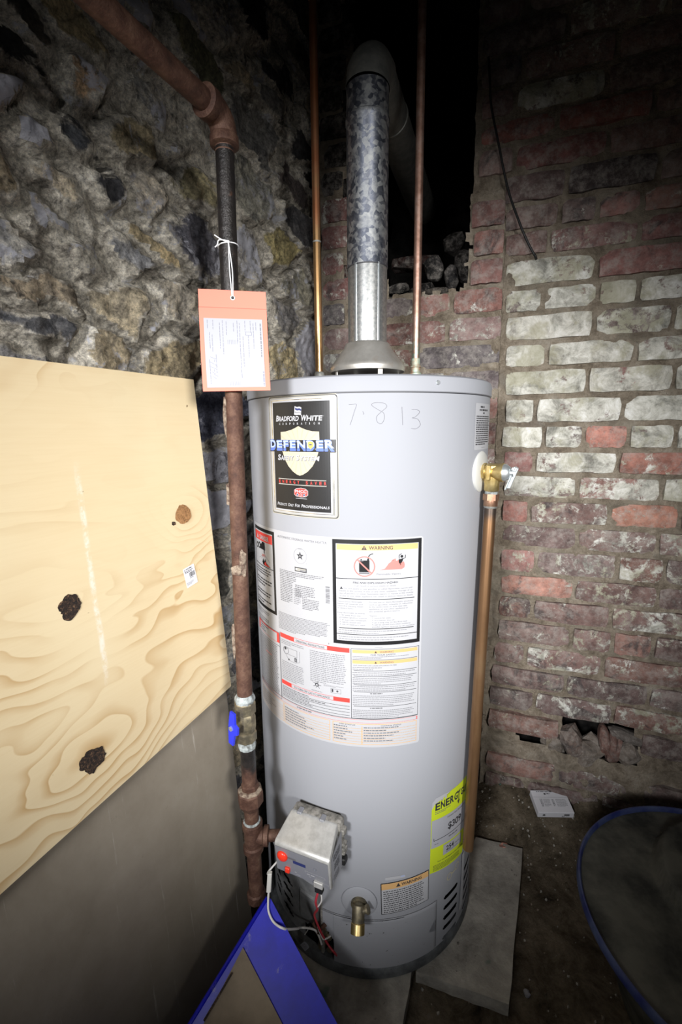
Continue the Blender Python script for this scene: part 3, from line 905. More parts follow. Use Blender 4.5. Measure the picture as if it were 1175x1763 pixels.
class Sheet:
    """flat artwork in millimetres mapped onto a surface by fn(x, y, lift)"""
    def __init__(self, fn, step=5.0): self.fn = fn; self.g = G(); self.mats = []; self.step = step

    def mi(self, m):
        if m not in self.mats: self.mats.append(m)
        return self.mats.index(m)

    def emit(self, V, Fc, m, layer):
        self.g.add([self.fn(x, y, layer * .00028 + .0004) for x, y in V], Fc, self.mi(m))

    def rect(self, x0, y0, x1, y1, m, layer=1):
        n = max(1, int(math.ceil(abs(x1 - x0) / self.step)))
        V = [(x0 + (x1 - x0) * i / n, y) for y in (y0, y1) for i in range(n + 1)]
        self.emit(V, [(i, i + 1, n + 2 + i, n + 1 + i) for i in range(n)], m, layer)

    def frame(self, x0, y0, x1, y1, w, m, layer=1):
        self.rect(x0, y0, x1, y0 + w, m, layer); self.rect(x0, y1 - w, x1, y1, m, layer)
        self.rect(x0, y0 + w, x0 + w, y1 - w, m, layer); self.rect(x1 - w, y0 + w, x1, y1 - w, m, layer)

    def poly(self, pts, m, layer=1):
        bm = bmesh.new(); vs_ = [bm.verts.new((x, y, 0)) for x, y in pts]; bm.faces.new(vs_)
        x0 = min(p[0] for p in pts); x1 = max(p[0] for p in pts)
        bmesh.ops.triangulate(bm, faces=bm.faces[:])
        x = x0 + self.step
        while x < x1:
            bmesh.ops.bisect_plane(bm, geom=bm.verts[:] + bm.edges[:] + bm.faces[:], plane_co=(x, 0, 0), plane_no=(1, 0, 0)); x += self.step
        bm.verts.index_update()
        Fc = [[v.index for v in f.verts] for f in bm.faces]
        # make all faces wind the same way
        V = [(v.co.x, v.co.y) for v in bm.verts]; out = []
        for f in Fc:
            a = sum(V[f[i]][0] * V[f[(i + 1) % len(f)]][1] - V[f[(i + 1) % len(f)]][0] * V[f[i]][1] for i in range(len(f)))
            out.append(f if a > 0 else f[::-1])
        bm.free(); self.emit(V, out, m, layer)

    def rrect(self, x0, y0, x1, y1, r, m, layer=1):
        P = []
        for cx, cy, a0 in ((x1 - r, y1 - r, 0), (x0 + r, y1 - r, 90), (x0 + r, y0 + r, 180), (x1 - r, y0 + r, 270)):
            for k in range(5):
                a = R_(a0 + k * 22.5); P.append((cx + r * math.cos(a), cy + r * math.sin(a)))
        self.poly(P, m, layer)

    def disc(self, cx, cy, r, m, layer=1, n=24): self.poly([(cx + r * math.cos(k / n * math.tau), cy + r * math.sin(k / n * math.tau)) for k in range(n)], m, layer)

    def ring(self, cx, cy, r, w, m, layer=1, n=32):
        V = [(cx + q * math.cos(k / n * math.tau), cy + q * math.sin(k / n * math.tau)) for q in (r, r - w) for k in range(n)]
        self.emit(V, [(k, (k + 1) % n, n + (k + 1) % n, n + k) for k in range(n)], m, layer)

    def line(self, pts, w, m, layer=1):
        for (ax, ay), (bx, by) in zip(pts, pts[1:]):
            L = math.hypot(bx - ax, by - ay) or 1; nx, ny = -(by - ay) / L * w / 2, (bx - ax) / L * w / 2
            n = max(1, int(abs(bx - ax) / self.step) + 1)
            V = []
            for s in (1, -1):
                for i in range(n + 1):
                    t = i / n; V.append((ax + (bx - ax) * t - nx * s, ay + (by - ay) * t - ny * s))
            self.emit(V, [(i, i + 1, n + 2 + i, n + 1 + i) for i in range(n)], m, layer)

    def text(self, s, x0, x1, y, h, m, layer=2, bold=0.0, shear=0.0, rot=None):
        """fit the string between x0 and x1, capital height h, baseline y"""
        V, Fc, w = text_mesh(s, bold)
        sy = h / .70
        L = []
        for vx, vy in V:
            X = vx / w * (x1 - x0) + shear * vy * sy; Y = vy * sy
            if rot:
                c, sn = math.cos(rot), math.sin(rot); X, Y = X * c - Y * sn, X * sn + Y * c
            L.append((x0 + X, y + Y))
        self.emit(L, Fc, m, layer)

    def words(self, x0, x1, y1, y0, n, m, layer=2, seed=0, fill=.95, h=.45):
        """lines of print too small to read: word-long strokes"""
        r = random.Random(seed); p = (y1 - y0) / n
        for k in range(n):
            y = y1 - p * (k + .75); x = x0
            end = x0 + (x1 - x0) * (fill if k < n - 1 else fill * r.uniform(.4, .9)) * r.uniform(.93, 1)
            while x < end:
                w = min(p * h * r.uniform(1.2, 4.2), end - x)
                if w > .3: self.rect(x, y, x + w, y + p * h, m, layer)
                x += w + p * h * .75

    def build(self, name, parent, loc=None): return self.g.build(name, [MAT[q] for q in self.mats], parent, loc=loc)


# ================================================================== WATER HEATER
heater = empty('water_heater', (TX, TY, 0), 'tall light grey gas storage water heater standing in the corner', 'water heater')


def cyl_surface(d):
    return lambda x, y, l: tank(x / 1000, y / 1000, d + l)


# jacket: a rolled sheet in (u, z) with openings for louvres and the burner access
CIRC = math.tau * TANK_R
NU = 532
UL = [-CIRC / 2 + CIRC * i / NU for i in range(NU + 1)]
SLOTS = []
for k in range(5):
    zc = .138 - .0262 * k; SLOTS.append((.1605, .2125, zc)); SLOTS.append((.246, .292, zc + .004))
ZL = sorted(set([.028, .20, .21, .30, .45, .60, .75, .90, 1.05, 1.186] + [round(.028 + .00575 * i, 5) for i in range(30)] + [round(zc + d, 5) for _, _, zc in SLOTS for d in (-.005, -.0025, .0025, .005)]))
ZL = [z for i, z in enumerate(ZL) if i == 0 or z - ZL[i - 1] > .0009]


def jacket_open(u, z):
    if -.30 < u < -.111 and z < .197: return True
    if -.111 <= u < -.085 and z < .104 - .030 * ((u + .111) / .026) ** 2: return True
    for a, b, zc in SLOTS:
        if abs(z - zc) < .0049:
            e = .004 if abs(z - zc) > .0026 else 0
            if a + e < u < b - e: return True
    return False


V = []; Fc = []; n = NU
for z in ZL:
    for i in range(NU): V.append(tank(UL[i], z))
for j in range(len(ZL) - 1):
    for i in range(NU):
        u = (UL[i] + UL[i + 1]) / 2; z = (ZL[j] + ZL[j + 1]) / 2
        if not jacket_open(u, z):
            i2 = (i + 1) % NU; Fc.append((j * NU + i, j * NU + i2, (j + 1) * NU + i2, (j + 1) * NU + i))
mk('jacket', V, Fc, MAT['enamel'], heater, True)
ax0 = (TX, TY, 0)
g = G(); g.lathe(ax0, Z, [(TANK_R - .014, .006), (TANK_R - .014, .42)], 96, caps=False); g.build('inner_shell', MAT['void'], heater, True)
g = G(); g.lathe(ax0, Z, [(TANK_R - .03, .001), (TANK_R + .001, .001), (TANK_R + .0025, .004), (TANK_R + .0025, .024), (TANK_R - .001, .029), (TANK_R - .016, .029)], 128)
g.build('base_ring', MAT['ring'], heater, True, 40)
g = G(); g.lathe(ax0, Z, [(TANK_R - .004, 1.184), (TANK_R - .001, 1.1855), (TANK_R + .0022, 1.188), (TANK_R + .0022, 1.206), (TANK_R + .0005, 1.212), (TANK_R - .004, 1.215), (.02, 1.216)], 160)
g.build('top_cover', MAT['enamel'], heater, True, 40)
g = G(); g.lathe(ax0, Z, [(TANK_R + .0006, 1.1852), (TANK_R + .0006, 1.1868)], 160, caps=False); g.build('cover_seam', MAT['ink'], heater)
g = G(); c = tank(.105, 1.202, .002); nrm = (c - Vector((TX, TY, 1.202))).normalized()
g.lathe(c, nrm, [(.0042, 0), (.0042, .0012), (.0030, .0026)], 6); g.build('cover_screw', MAT['zinc'], heater)

# outer door over the burner: a thin curved plate with a lip
V = []; Fc = []
dz = frange(.031, .150, .004); du = frange(-.085, .139, .004)
W = len(du)
for z in dz:
    for u in du: V.append(tank(u, z, .0022 if z < .149 and u < .137 else .0006))
for j in range(len(dz) - 1):
    for i in range(W - 1): Fc.append((j * W + i, j * W + i + 1, (j + 1) * W + i + 1, (j + 1) * W + i))
door = mk('outer_door', V, Fc, MAT['enamel_low'], heater, True)
sh = Sheet(cyl_surface(.0008)); sh.rect(-110, 150.2, 139, 151.4, 'pale', 0); sh.rect(139, 33, 139.8, 151, 'pale', 0); sh.rect(-110, 148.6, 60, 149.4, 'ink', 5); sh.build('door_seam', door)
g = G(); V = [tank(u, z, .0042) for u, z in ((.118, .086), (.134, .108), (.134, .080))]; g.add(V, [(0, 1, 2)][::1]); g.add([q for q in V], [(2, 1, 0)]); g.build('pull_tab', MAT['enamel'], door)

# burner access panel, dark, behind the cut-away jacket
V = []; Fc = []
du = frange(-.305, -.112, .004); dz = frange(.034, .199, .004); W = len(du)
ASL = [(-.243, -.202, .140 - .0265 * k) for k in range(4)] + [(-.283, -.252, .150 - .0265 * k) for k in range(4)]
def acc_open(u, z):
    for a, b, zc in ASL:
        if a < u < b:
            t = (u - a) / (b - a); zz = zc - .010 * t * t
            if abs(z - zz) < .0056 * math.sin(math.pi * min(1, max(.08, t * .9 + .12))): return True
    if u > -.165 and z < .068 + .02 * math.sin((u + .165) * 30): return True
    return False
for z in dz:
    for u in du: V.append(tank(u, z, -.010 + (.003 if (-.178 < u < -.136 and .085 < z < .150) else 0)))
for j in range(len(dz) - 1):
    for i in range(W - 1):
        if not acc_open((du[i] + du[i + 1]) / 2, (dz[j] + dz[j + 1]) / 2): Fc.append((j * W + i, j * W + i + 1, (j + 1) * W + i + 1, (j + 1) * W + i))
acc = mk('access_panel', V, Fc, MAT['access'], heater, True, angle=30)
g = G(); g.tube([tank(-.113, z, -.003) for z in (.035, .20)], .004, 8); g.build('access_frame', MAT['ctl_back'], acc)
g = G(); g.tube(spline([tank(-.135, .098, -.002), tank(-.122, .088, .004), tank(-.112, .103, .004), tank(-.104, .114, .002)]), .0042, 8); g.build('rusty_bracket', MAT['iron'], acc)
g = G(); q = tank(-.100, .080, -.008); nq = (q - Vector((TX, TY, .08))).normalized(); g.lathe(q, nq, [(.009, 0), (.009, .006), (.006, .010)], 16)
q = tank(-.097, .047, -.008); g.lathe(q, nq, [(.007, 0), (.007, .006)], 12); g.tube([tank(-.118, .040, -.008), tank(-.112, .095, -.008)], .009, 8); g.tube([tank(-.108, .10, -.006), tank(-.106, .084, -.004)], .005, 8)
g.build('burner_fitting', MAT['brass_old'], acc, True, 40)

# draft hood
g = G(); hz = 1.252
g.lathe((TX, TY, 0), Z, [(.0785, hz - .006), (.0800, hz), (.0800, hz + .004), (.0755, hz + .010), (.0505, hz + .042), (.0475, hz + .050), (.0445, hz + .053)], 64)
hood = g.build('draft_hood', MAT['hood'], heater, True, 60)
for a in (18, 108, 198, 288):
    p = Vector((TX + .070 * math.sin(R_(a)), TY - .070 * math.cos(R_(a)), 1.2155)); t = Vector((math.cos(R_(a)), math.sin(R_(a)), 0)); nn = Vector((math.sin(R_(a)), -math.cos(R_(a)), 0))
    one('box', p + Z * .018, t * .005, nn * .001, Z * .0185).build('hood_leg', MAT['hood'], hood)
one('lathe', (TX, TY, 0), Z, [(.045, 1.2165), (.045, 1.226)], 32).build('flue_collar', MAT['void'], heater)
for sgn, nm in ((-1, 0), (1, 1)):     # nipples on the cover
    g = G(); b = Vector((TX + sgn * .1035, TY, 1.214))
    g.lathe(b, Z, [(.0165, 0), (.0165, .004), (.0125, .005), (.0125, .020)], 24); g.build('pipe_nipple', MAT['solder'] if sgn < 0 else MAT['verdigris'], heater, True, 40)

# ---- brand sticker
def bevel_sheet(x0, y0, x1, y1, r, m, name, d=0.0):
    s = Sheet(cyl_surface(d)); s.rrect(x0, y0, x1, y1, r, m, 0); return s.build(name, heater)


bs = bevel_sheet(-212, 974.5, -63.5, 1185.5, 5, 'cream', 'brand_sticker')
s = Sheet(cyl_surface(0))
s.rrect(-211, 975.5, -64.5, 1184.5, 5, 'ink', 1); s.rrect(-209.6, 977, -66, 1183, 5, 'silver', 2); s.rrect(-206.8, 979.5, -69, 1180.5, 4, 'white', 3)
s.rect(-204.5, 981, -70.5, 1179, 'foil', 4); s.rect(-199.6, 983, -74.2, 1177, 'white', 5); s.rect(-198, 985.5, -77.5, 1174.5, 'black', 6)
LB = 7
s.poly([(-144, 1167), (-139, 1165.5), (-134, 1166), (-130, 1164.5), (-131, 1151.5), (-136, 1152.5), (-141, 1152), (-145.5, 1153)], 'white', LB)
s.poly([(-143.2, 1164.5), (-138.5, 1162.8), (-134, 1163.2), (-130.4, 1161.8), (-130.6, 1158.6), (-134.3, 1160), (-138.8, 1159.6), (-142.8, 1161)], 'navy', LB + 1)
s.poly([(-144, 1157.8), (-139, 1156.4), (-135, 1156.8), (-131, 1155.6), (-131, 1154.8), (-135, 1156), (-139, 1155.4), (-144.2, 1156.6)], 'grey', LB + 1)
for st, a, b, h in (('B', -189.5, -182.8, 9.6), ('RADFORD', -182.4, -136.8, 8), ('W', -132.5, -121, 9.6), ('HITE', -120.6, -91.5, 8)): s.text(st, a, b, 1142.4, h, 'white', LB, .03, .18)
s.text('R', -88.8, -87.8, 1149, 1.2, 'white', LB)
for i, ch in enumerate('CORPORATION'): s.text(ch, -181.5 + i * 8.3, -178.7 + i * 8.3 - (1.6 if ch == 'I' else 0), 1135.8, 3.6, 'white', LB, .02)
# shield with rays
top = [(-178.5, 1123.6), (-166, 1124.4), (-153, 1127.2), (-145, 1130), (-137.4, 1133.4), (-130, 1130), (-122, 1127.2), (-110, 1124.4), (-97, 1123.9)]
bot = [(-96.6, 1108), (-98, 1092), (-103, 1077), (-111, 1064.5), (-121, 1055), (-130, 1050), (-136.6, 1048), (-143.5, 1050), (-152, 1055), (-162, 1064), (-170.5, 1077), (-176, 1092), (-178.2, 1108)]
s.poly(top + bot, 'cream', LB)
allp = top + bot
for k in range(0, 40, 2):
    a0, a1 = k / 40 * math.tau, (k + 1) / 40 * math.tau
    # ray wedge clipped to the shield by marching out from the middle
    def edge(a):
        r = 4.0
        while r < 60:
            x, y = -137 + r * math.cos(a), 1092 + r * math.sin(a); ins = False
            for (x1, y1), (x2, y2) in zip(allp, allp[1:] + allp[:1]):
                if (y1 > y) != (y2 > y) and x < (x2 - x1) * (y - y1) / (y2 - y1) + x1: ins = not ins
            if not ins: break
            r += .7
        return (-137 + (r - .7) * math.cos(a), 1092 + (r - .7) * math.sin(a))
    e0, e1 = edge(a0 + .05), edge(a1 - .05)
    m0 = (-137 + (e0[0] + 137) * .35, 1092 + (e0[1] - 1092) * .35)
    s.poly([m0, e0, e1], 'ray', LB + 1)
# word mark with black slab outline
for ch, a, b, h in (('D', -207.5, -191, 19), ('E', -189.5, -173.5, 18), ('F', -172, -158.5, 18), ('E', -157, -142.5, 18), ('N', -141, -122.5, 18), ('D', -121.5, -104.5, 18), ('E', -103, -88.5, 18), ('R', -87.5, -69, 19)):
    s.rect(a - 1.3, 1089.6 - (0.6 if h > 18 else 0), b + 1.3, 1091.6 + h, 'black', LB + 1)
    s.text(ch, a + .6, b - .6, 1092, h - 1.2, 'blue', LB + 2, .055); s.text(ch, a + 1.1, b - 1.1, 1096.5, (h - 1.2) * .72, 'lightblue', LB + 3, .03)
    if ch in 'DEFNR': s.rect(a, 1091.2, a + 6.5, 1094.4, 'blue', LB + 2); s.rect(a, 1089.6 + h - 1.6, a + 6, 1089.6 + h + 1, 'lightblue', LB + 3)
s.poly([(-118.5, 1106), (-113, 1107.6), (-107.5, 1106), (-107.8, 1099), (-113, 1094), (-118.2, 1099)], 'gold', LB + 4); s.rect(-115.5, 1101, -110.5, 1103, 'navy', LB + 5)
for st, a, b, h in (('S', -187, -179.8, 9.4), ('AFETY', -179.3, -149.5, 7.6), ('S', -144.8, -137.6, 9.4), ('YSTEM', -137, -98, 7.6)):
    s.text(st, a + .5, b + .5, 1074.2, h, 'grey', LB + 2, .03, .16); s.text(st, a, b, 1074.8, h, 'white', LB + 3, .03, .16)
s.rect(-188, 1040.2, -85.4, 1041.6, 'silver', LB); s.rect(-188, 1030.6, -85, 1032, 'silver', LB)
for i, ch in enumerate('ENERGY SAVER'):
    if ch != ' ': s.text(ch, -186.6 + i * 8.85, -182.6 + i * 8.85, 1033.4, 5.4, 'red', LB, .02)
s.poly([(-150.5, 1022), (-145, 1025.5), (-135, 1026.8), (-125.5, 1025.5), (-120.5, 1022), (-120.5, 1014.5), (-125, 1011), (-135, 1009.8), (-146, 1011), (-150.5, 1014.5)], 'white', LB)
s.poly([(-149.6, 1021.6), (-144.6, 1024.8), (-135, 1026), (-126, 1024.8), (-121.4, 1021.6), (-121.4, 1014.9), (-125.6, 1011.8), (-135, 1010.6), (-145.4, 1011.8), (-149.6, 1014.9)], 'red', LB + 1)
s.text('PHCC', -147.6, -123.4, 1017.8, 5, 'white', LB + 2, .03)
for cx in (-142.5, -135.5, -128.5): s.disc(cx, 1014.2, 2.6, 'white', LB + 2, 14); s.disc(cx, 1014.2, 1.6, 'navy' if cx != -135.5 else 'red', LB + 3, 10)
s.rect(-147, 1007, -123, 1008.2, 'pale', LB)
for st, a, b, h in (('P', -193, -189.8, 5.4), ('RODUCTS', -189.4, -168.5, 4.4), ('O', -165.6, -161, 5.4), ('NLY', -160.6, -152.5, 4.4), ('F', -149.4, -146.2, 5.4), ('OR', -145.8, -138.6, 4.4), ('P', -135, -131.6, 5.4), ('ROFESSIONALS', -131.2, -80.5, 4.4)):
    s.text(st, a, b, 992, h, 'white', LB, .02, .15)
s.build('sticker_print', bs)

# ---- pencilled date
s = Sheet(cyl_surface(0))
def px_u(x, y):     # a pixel on the front of the tank to sticker millimetres
    v = ray(x, y); ox, oy = -TX, -TY
    a = v.x * v.x + v.y * v.y; b = ox * v.x + oy * v.y; c = ox * ox + oy * oy - TANK_R ** 2
    t = (-b - math.sqrt(max(0, b * b - a * c))) / a; P = CAM + v * t
    return (math.atan2(P.x - TX, -(P.y - TY)) * TANK_R * 1000, P.z * 1000)
def crop_px(pts): return [px_u(420 + x / 3.672, 640 + y / 3.672) for x, y in pts]
for st in ([(665, 208), (690, 206), (713, 208), (700, 250), (685, 300), (672, 338)], [(752, 250), (760, 266), (754, 268)],
           [(905, 215), (890, 200), (850, 195), (815, 200), (812, 215), (850, 240), (885, 262), (888, 300), (870, 328), (845, 318), (840, 285), (868, 255), (900, 228), (905, 215)],
           [(1000, 222), (1003, 280), (1005, 338)], [(1062, 238), (1095, 240), (1112, 255), (1085, 285), (1065, 292), (1100, 300), (1116, 335), (1090, 360), (1058, 358)]):
    P = [(q.x, q.y) for q in spline([Vector((x, y, 0)) for x, y in crop_px(st)], 5)]; s = Sheet(cyl_surface(0)); s.line(P, .75, 'pencil', 0); s.build('pencil_mark', heater)

# ---- large white instruction label
il = bevel_sheet(-315, 540.5, 85.5, 942.5, 5, 'white', 'instruction_label')
s = Sheet(cyl_surface(0))
# danger panel
s.rect(-308.5, 769, -210.8, 936.5, 'black', 1); s.rect(-302.5, 776, -217, 930, 'white', 2); s.rect(-302, 910, -217.5, 927.5, 'red', 3)
s.text('DANGER', -271, -230, 913.5, 8.5, 'white', 4, .03); s.poly([(-289, 913.5), (-278, 913.5), (-283.5, 924)], 'white', 4)
s.rect(-302.5, 858.5, -217, 860, 'black', 3)
s.disc(-290, 897, 6.5, 'black', 3, 12); s.disc(-290, 897, 3.2, 'white', 4, 10); s.disc(-276, 899, 7, 'black', 3, 12); s.disc(-276, 899, 3.6, 'white', 4, 10)
s.rect(-272, 893, -247, 903, 'black', 3); s.rect(-262, 903, -248, 909, 'black', 3); s.rect(-253, 886, -249.5, 893, 'black', 3); s.poly([(-270, 901), (-258, 908), (-255, 903)], 'black', 4)
for k in range(5): s.line([(-251, 885), (-280 + k * 13, 874 - abs(k - 2))], .5, 'grey', 3)
s.text('HOT', -262, -247, 879, 5, 'pink', 4, .02)
s.poly([(-262, 867), (-258, 875), (-253, 869), (-248, 876), (-243, 868), (-236, 866), (-226, 862), (-228, 861.2), (-258, 862)], 'black', 3)
s.poly([(-252, 865), (-247, 871), (-242, 866), (-233, 864.5), (-228, 862.4), (-250, 863)], 'red', 4)
s.words(-299, -220, 855, 840, 3, 'ink', 3, 1); s.words(-299, -220, 834, 816, 3, 'ink', 3, 2); s.words(-299, -220, 808, 796, 2, 'ink', 3, 3); s.words(-299, -222, 790, 778, 2, 'ink', 3, 4)
s.words(-308, -235, 764, 752, 3, 'grey', 1, 5); s.words(-308, -240, 748, 736, 3, 'grey', 1, 6)
# rating panel
s.text('AUTOMATIC STORAGE WATER HEATER', -199.5, -87, 929.2, 4.2, 'grey', 1)
star = [(-142.4 + (8.4 if k % 2 == 0 else 3.3) * math.sin(k * math.pi / 5), 901.5 + (8.4 if k % 2 == 0 else 3.3) * math.cos(k * math.pi / 5)) for k in range(10)]
s.poly(star[::-1], 'ink', 1); s.disc(-142.4, 901.5, 2.0, 'pale', 2, 10); s.ring(-142.4, 901.5, 14.5, .5, 'pale', 1); s.text('DESIGN', -146.5, -138.3, 914, 1.6, 'grey', 1); s.text('R', -129, -127.8, 888, 1.4, 'grey', 1)
s.rect(-155.5, 871, -128.5, 879.5, 'ink', 1); s.rect(-154, 872.6, -130, 878, 'silver', 2); s.words(-153.5, -143, 877.5, 873, 1, 'white', 3, 3, h=.7); s.rect(-143, 872.6, -130, 875.6, 'pale', 3)
s.words(-196, -84, 869, 860, 3, 'grey', 1, 11); s.words(-196, -150, 860, 846, 4, 'grey', 1, 12); s.words(-196, -160, 846, 805, 12, 'grey', 1, 13)
s.words(-156, -100, 846, 822, 7, 'grey', 1, 14, .8); s.words(-140, -100, 822, 800, 7, 'grey', 1, 15, .9); s.words(-160, -142, 838, 806, 9, 'pale', 1, 16)
r = random.Random(5); y = 820.
while y < 850: h = r.uniform(.5, 1.8); s.rect(-91, y, -83, y + h, 'grey', 1); y += h + r.uniform(.4, 1.2)
s.words(-205, -82.5, 782, 752, 11, 'grey', 1, 17, .99, .38); s.words(-205, -130, 752, 746, 2, 'grey', 1, 18, .98, .38)
s.rect(-86.5, 741, -85.8, 744, 'ink', 1)
# warning panel
s.rect(-77, 745.5, 81.8, 939.5, 'black', 1); s.rect(-70.5, 752.5, 75.8, 932, 'white', 2); s.rect(-69, 921, 74.5, 931.3, 'orange', 3)
s.poly([(-25.5, 921.9), (-16, 921.9), (-20.8, 930)], 'ink', 4); s.rect(-21.2, 924.4, -20.4, 928, 'orange', 5); s.rect(-21.2, 922.8, -20.4, 923.6, 'orange', 5); s.text('WARNING', -12.5, 29, 922.4, 6.4, 'ink', 4, .012)
s.rect(-29.5, 882, -11.5, 903, 'black', 3); s.rect(-27, 903, -24.5, 905.5, 'black', 3); s.rect(-15.5, 903, -12.2, 906, 'black', 3); s.rect(-28.5, 901.6, -22, 903.4, 'grey', 4); s.rect(-29.5, 878.5, -11.5, 881.6, 'grey', 3)
s.line([(-14, 905), (-13.4, 909), (-11.5, 912.5), (-8.5, 914.5), (-5, 915)], 1.5, 'black', 3)
s.ring(-20.2, 892.2, 18.6, 2.1, 'pink', 5); s.line([(-33.5, 905.4), (-7, 879)], 2.4, 'pink', 5)
s.poly([(5.5, 885.6), (15, 888), (19, 893), (22, 897.5), (22.2, 893.6), (25.5, 899.5), (27.5, 903), (28, 898), (31, 902), (34, 906), (35, 901), (39, 903), (44, 898), (49, 900), (46.5, 895), (50.5, 893.5), (47, 890.5), (50, 889), (45.5, 886)][::-1], 'pink', 3)
s.disc(45, 909, 2.5, 'black', 4, 14); s.poly([(39.2, 904), (43.5, 904.6), (48, 906), (46.5, 901), (44.6, 897.4), (41, 896), (39.3, 899)], 'black', 4)
s.line([(40, 905), (39.8, 911), (44.5, 914)], 1.1, 'black', 4); s.line([(47, 904.8), (51, 906), (51.4, 911.5)], 1.1, 'black', 4); s.line([(42.6, 898), (42.8, 893.5)], 1.3, 'black', 4)
s.text('Flammable Vapors', 1, 43, 876.6, 3.4, 'grey', 3)
s.rect(-70.5, 868.6, 75.8, 869.9, 'black', 3)
s.text('FIRE AND EXPLOSION HAZARD', -40, 38.8, 860.8, 3.5, 'ink', 3, .012); s.text('Can result in serious injury or death.', -37.5, 36, 855.6, 2.6, 'pale', 3, .012)
s.poly([(-64, 849.6), (-58.4, 849.6), (-61.2, 854.6)], 'ink', 3)
for i, st in enumerate(('Do not store or use gasoline or other flammable vapors and', 'liquids in the vicinity of this or any other appliance. Storage of or', 'use of gasoline or other flammable vapors or liquids in the vicinity', 'of this or any other appliance can result in serious injury or death.')):
    s.text(st, -56.5 if i == 0 else -65, (65, 66, 67.5, 67)[i], 850 - i * 4.6, 2.7, 'pale', 3, .012)
s.rect(-66, 831.6, 69.5, 832.9, 'black', 3)
for i, st in enumerate(('Vapors from flammable', 'liquids can explode and', 'catch fire causing death', 'or severe burns.')): s.text(st, -69, (-24, -23, -22.5, -39)[i], 825.6 - i * 4.2, 2.5, 'pale', 3, .012)
for i, st in enumerate(('Do not use or store flammable products', 'such as gasoline, solvents or adhesives', 'in the same room or area near this', 'appliance, or any other appliance or', 'any potential ignition source.')): s.text(st, -12, (67, 66, 56, 58, 43)[i], 825.4 - i * 4.2, 2.5, 'pale', 3, .012)
s.text('Keep flammable products:', -69, -19, 804.5, 2.5, 'pale', 3, .012)
for i, st in enumerate(('1. far away from any', '    possible ignition source', '2. in approved containers', '3. tightly closed and', '4. out of children\'s reach.')): s.text(st, -65, (-27, -16, -17, -27, -18)[i], 800 - i * 4.4, 2.4, 'pale', 3, .012)
s.text('Vapors:', -11, 2, 800.5, 2.4, 'pale', 3, .012)
for i, st in enumerate(('1. cannot be seen.', '2. are heavier than air.', '3. go a long way on the floor and', '4. can be carried from other rooms to', '    possible ignition sources by air currents.')): s.text(st, -7, (27, 34, 56, 63, 71)[i], 796.2 - i * 4.2, 2.4, 'pale', 3, .012)
s.rect(-66, 776, 69, 777.3, 'black', 3); s.words(-67, 66, 775, 766.5, 2, 'pale', 3, 21, .98, .34); s.rect(-70.5, 764.6, 75.8, 765.8, 'black', 3); s.words(-67, 62, 763, 754, 2, 'pale', 3, 22, .98, .34)
s.rect(-2, 741, 12, 741.6, 'pale', 1)
# lighting instructions
s.frame(-305.5, 592, -204, 735, .7, 'ink', 1); s.rect(-304.5, 713, -205, 734, 'red', 2); s.rect(-293, 714, -213, 733, 'white', 3); s.rect(-293, 732.2, -213, 733, 'red', 4)
for i in range(3): s.words(-288, -218, 731 - i * 5.4, 726.5 - i * 5.4, 1, 'grey', 4, 30 + i, h=.6)
s.rect(-305, 706, -204.6, 706.8, 'ink', 2); s.words(-302, -208, 704, 594, 30, 'grey', 2, 33, .98, .40); s.rect(-262, 675.4, -235, 677.4, 'pink', 3)
s.rect(-201.5, 729, -163, 738, 'red', 1); s.rect(-90, 729, -47.6, 738, 'red', 1); s.rect(-163, 737.3, -90, 738, 'red', 1); s.rect(-163, 729, -90, 729.7, 'red', 1); s.text('OPERATING INSTRUCTIONS', -158, -95, 731, 4.3, 'grey', 2)
s.words(-199, -135, 726, 716, 3, 'pale', 1, 40); s.frame(-190, 698, -156, 712, .6, 'grey', 1); s.ring(-186, 705, 8, 1, 'grey', 1, 16); s.disc(-187, 709, 3, 'ink', 2, 10); s.line([(-186, 696), (-180, 689), (-172, 686), (-160, 686), (-150, 690), (-150, 712)], .6, 'grey', 1)
s.rect(-163, 688, -157, 696, 'ink', 1); s.rect(-161.6, 689.4, -158.4, 694.6, 'pale', 2); s.disc(-178, 688, 2, 'ink', 1, 8)
s.words(-199, -138, 682, 642, 11, 'pale', 1, 41); s.words(-126, -50, 724, 660, 17, 'pale', 1, 42)
for k in range(11): a = k * .57; s.line([(-112, 655), (-112 + 9 * math.cos(a * 2.1), 655 + 7 * math.sin(a * 3.3))], .9, 'grey', 1)
s.disc(-112, 655, 4, 'ink', 1, 9); s.disc(-112, 655, 2, 'white', 2, 8)
s.frame(-84, 645, -64, 654, .5, 'grey', 1); s.rect(-82, 647, -79, 653, 'ink', 1); s.rect(-73, 648.6, -69, 650.6, 'ink', 1); s.rect(-71.6, 647.4, -70.4, 652, 'ink', 1); s.words(-98, -54, 660, 656, 2, 'pale', 1, 43); s.words(-124, -84, 644, 640, 1, 'pale', 1, 44)
s.rect(-201.5, 630, -173, 638.5, 'red', 1); s.rect(-79, 630, -47.6, 638.5, 'red', 1); s.rect(-173, 637.8, -79, 638.5, 'red', 1); s.rect(-173, 630, -79, 630.7, 'red', 1); s.text('TO TURN OFF GAS TO APPLIANCE', -166, -86, 632, 4.2, 'grey', 2)
for k in range(4): s.rect(-200, 622 - k * 6.2, -48, 622.7 - k * 6.2, 'ink', 1); s.words(-199, -60 - k * 4, 628.6 - k * 6.2, 623.4 - k * 6.2, 1, 'grey', 1, 45 + k, h=.34)
s.rect(-203.4, 599.5, -202.6, 738, 'ink', 1); s.rect(-304, 598.2, 81, 599.2, 'ink', 1)
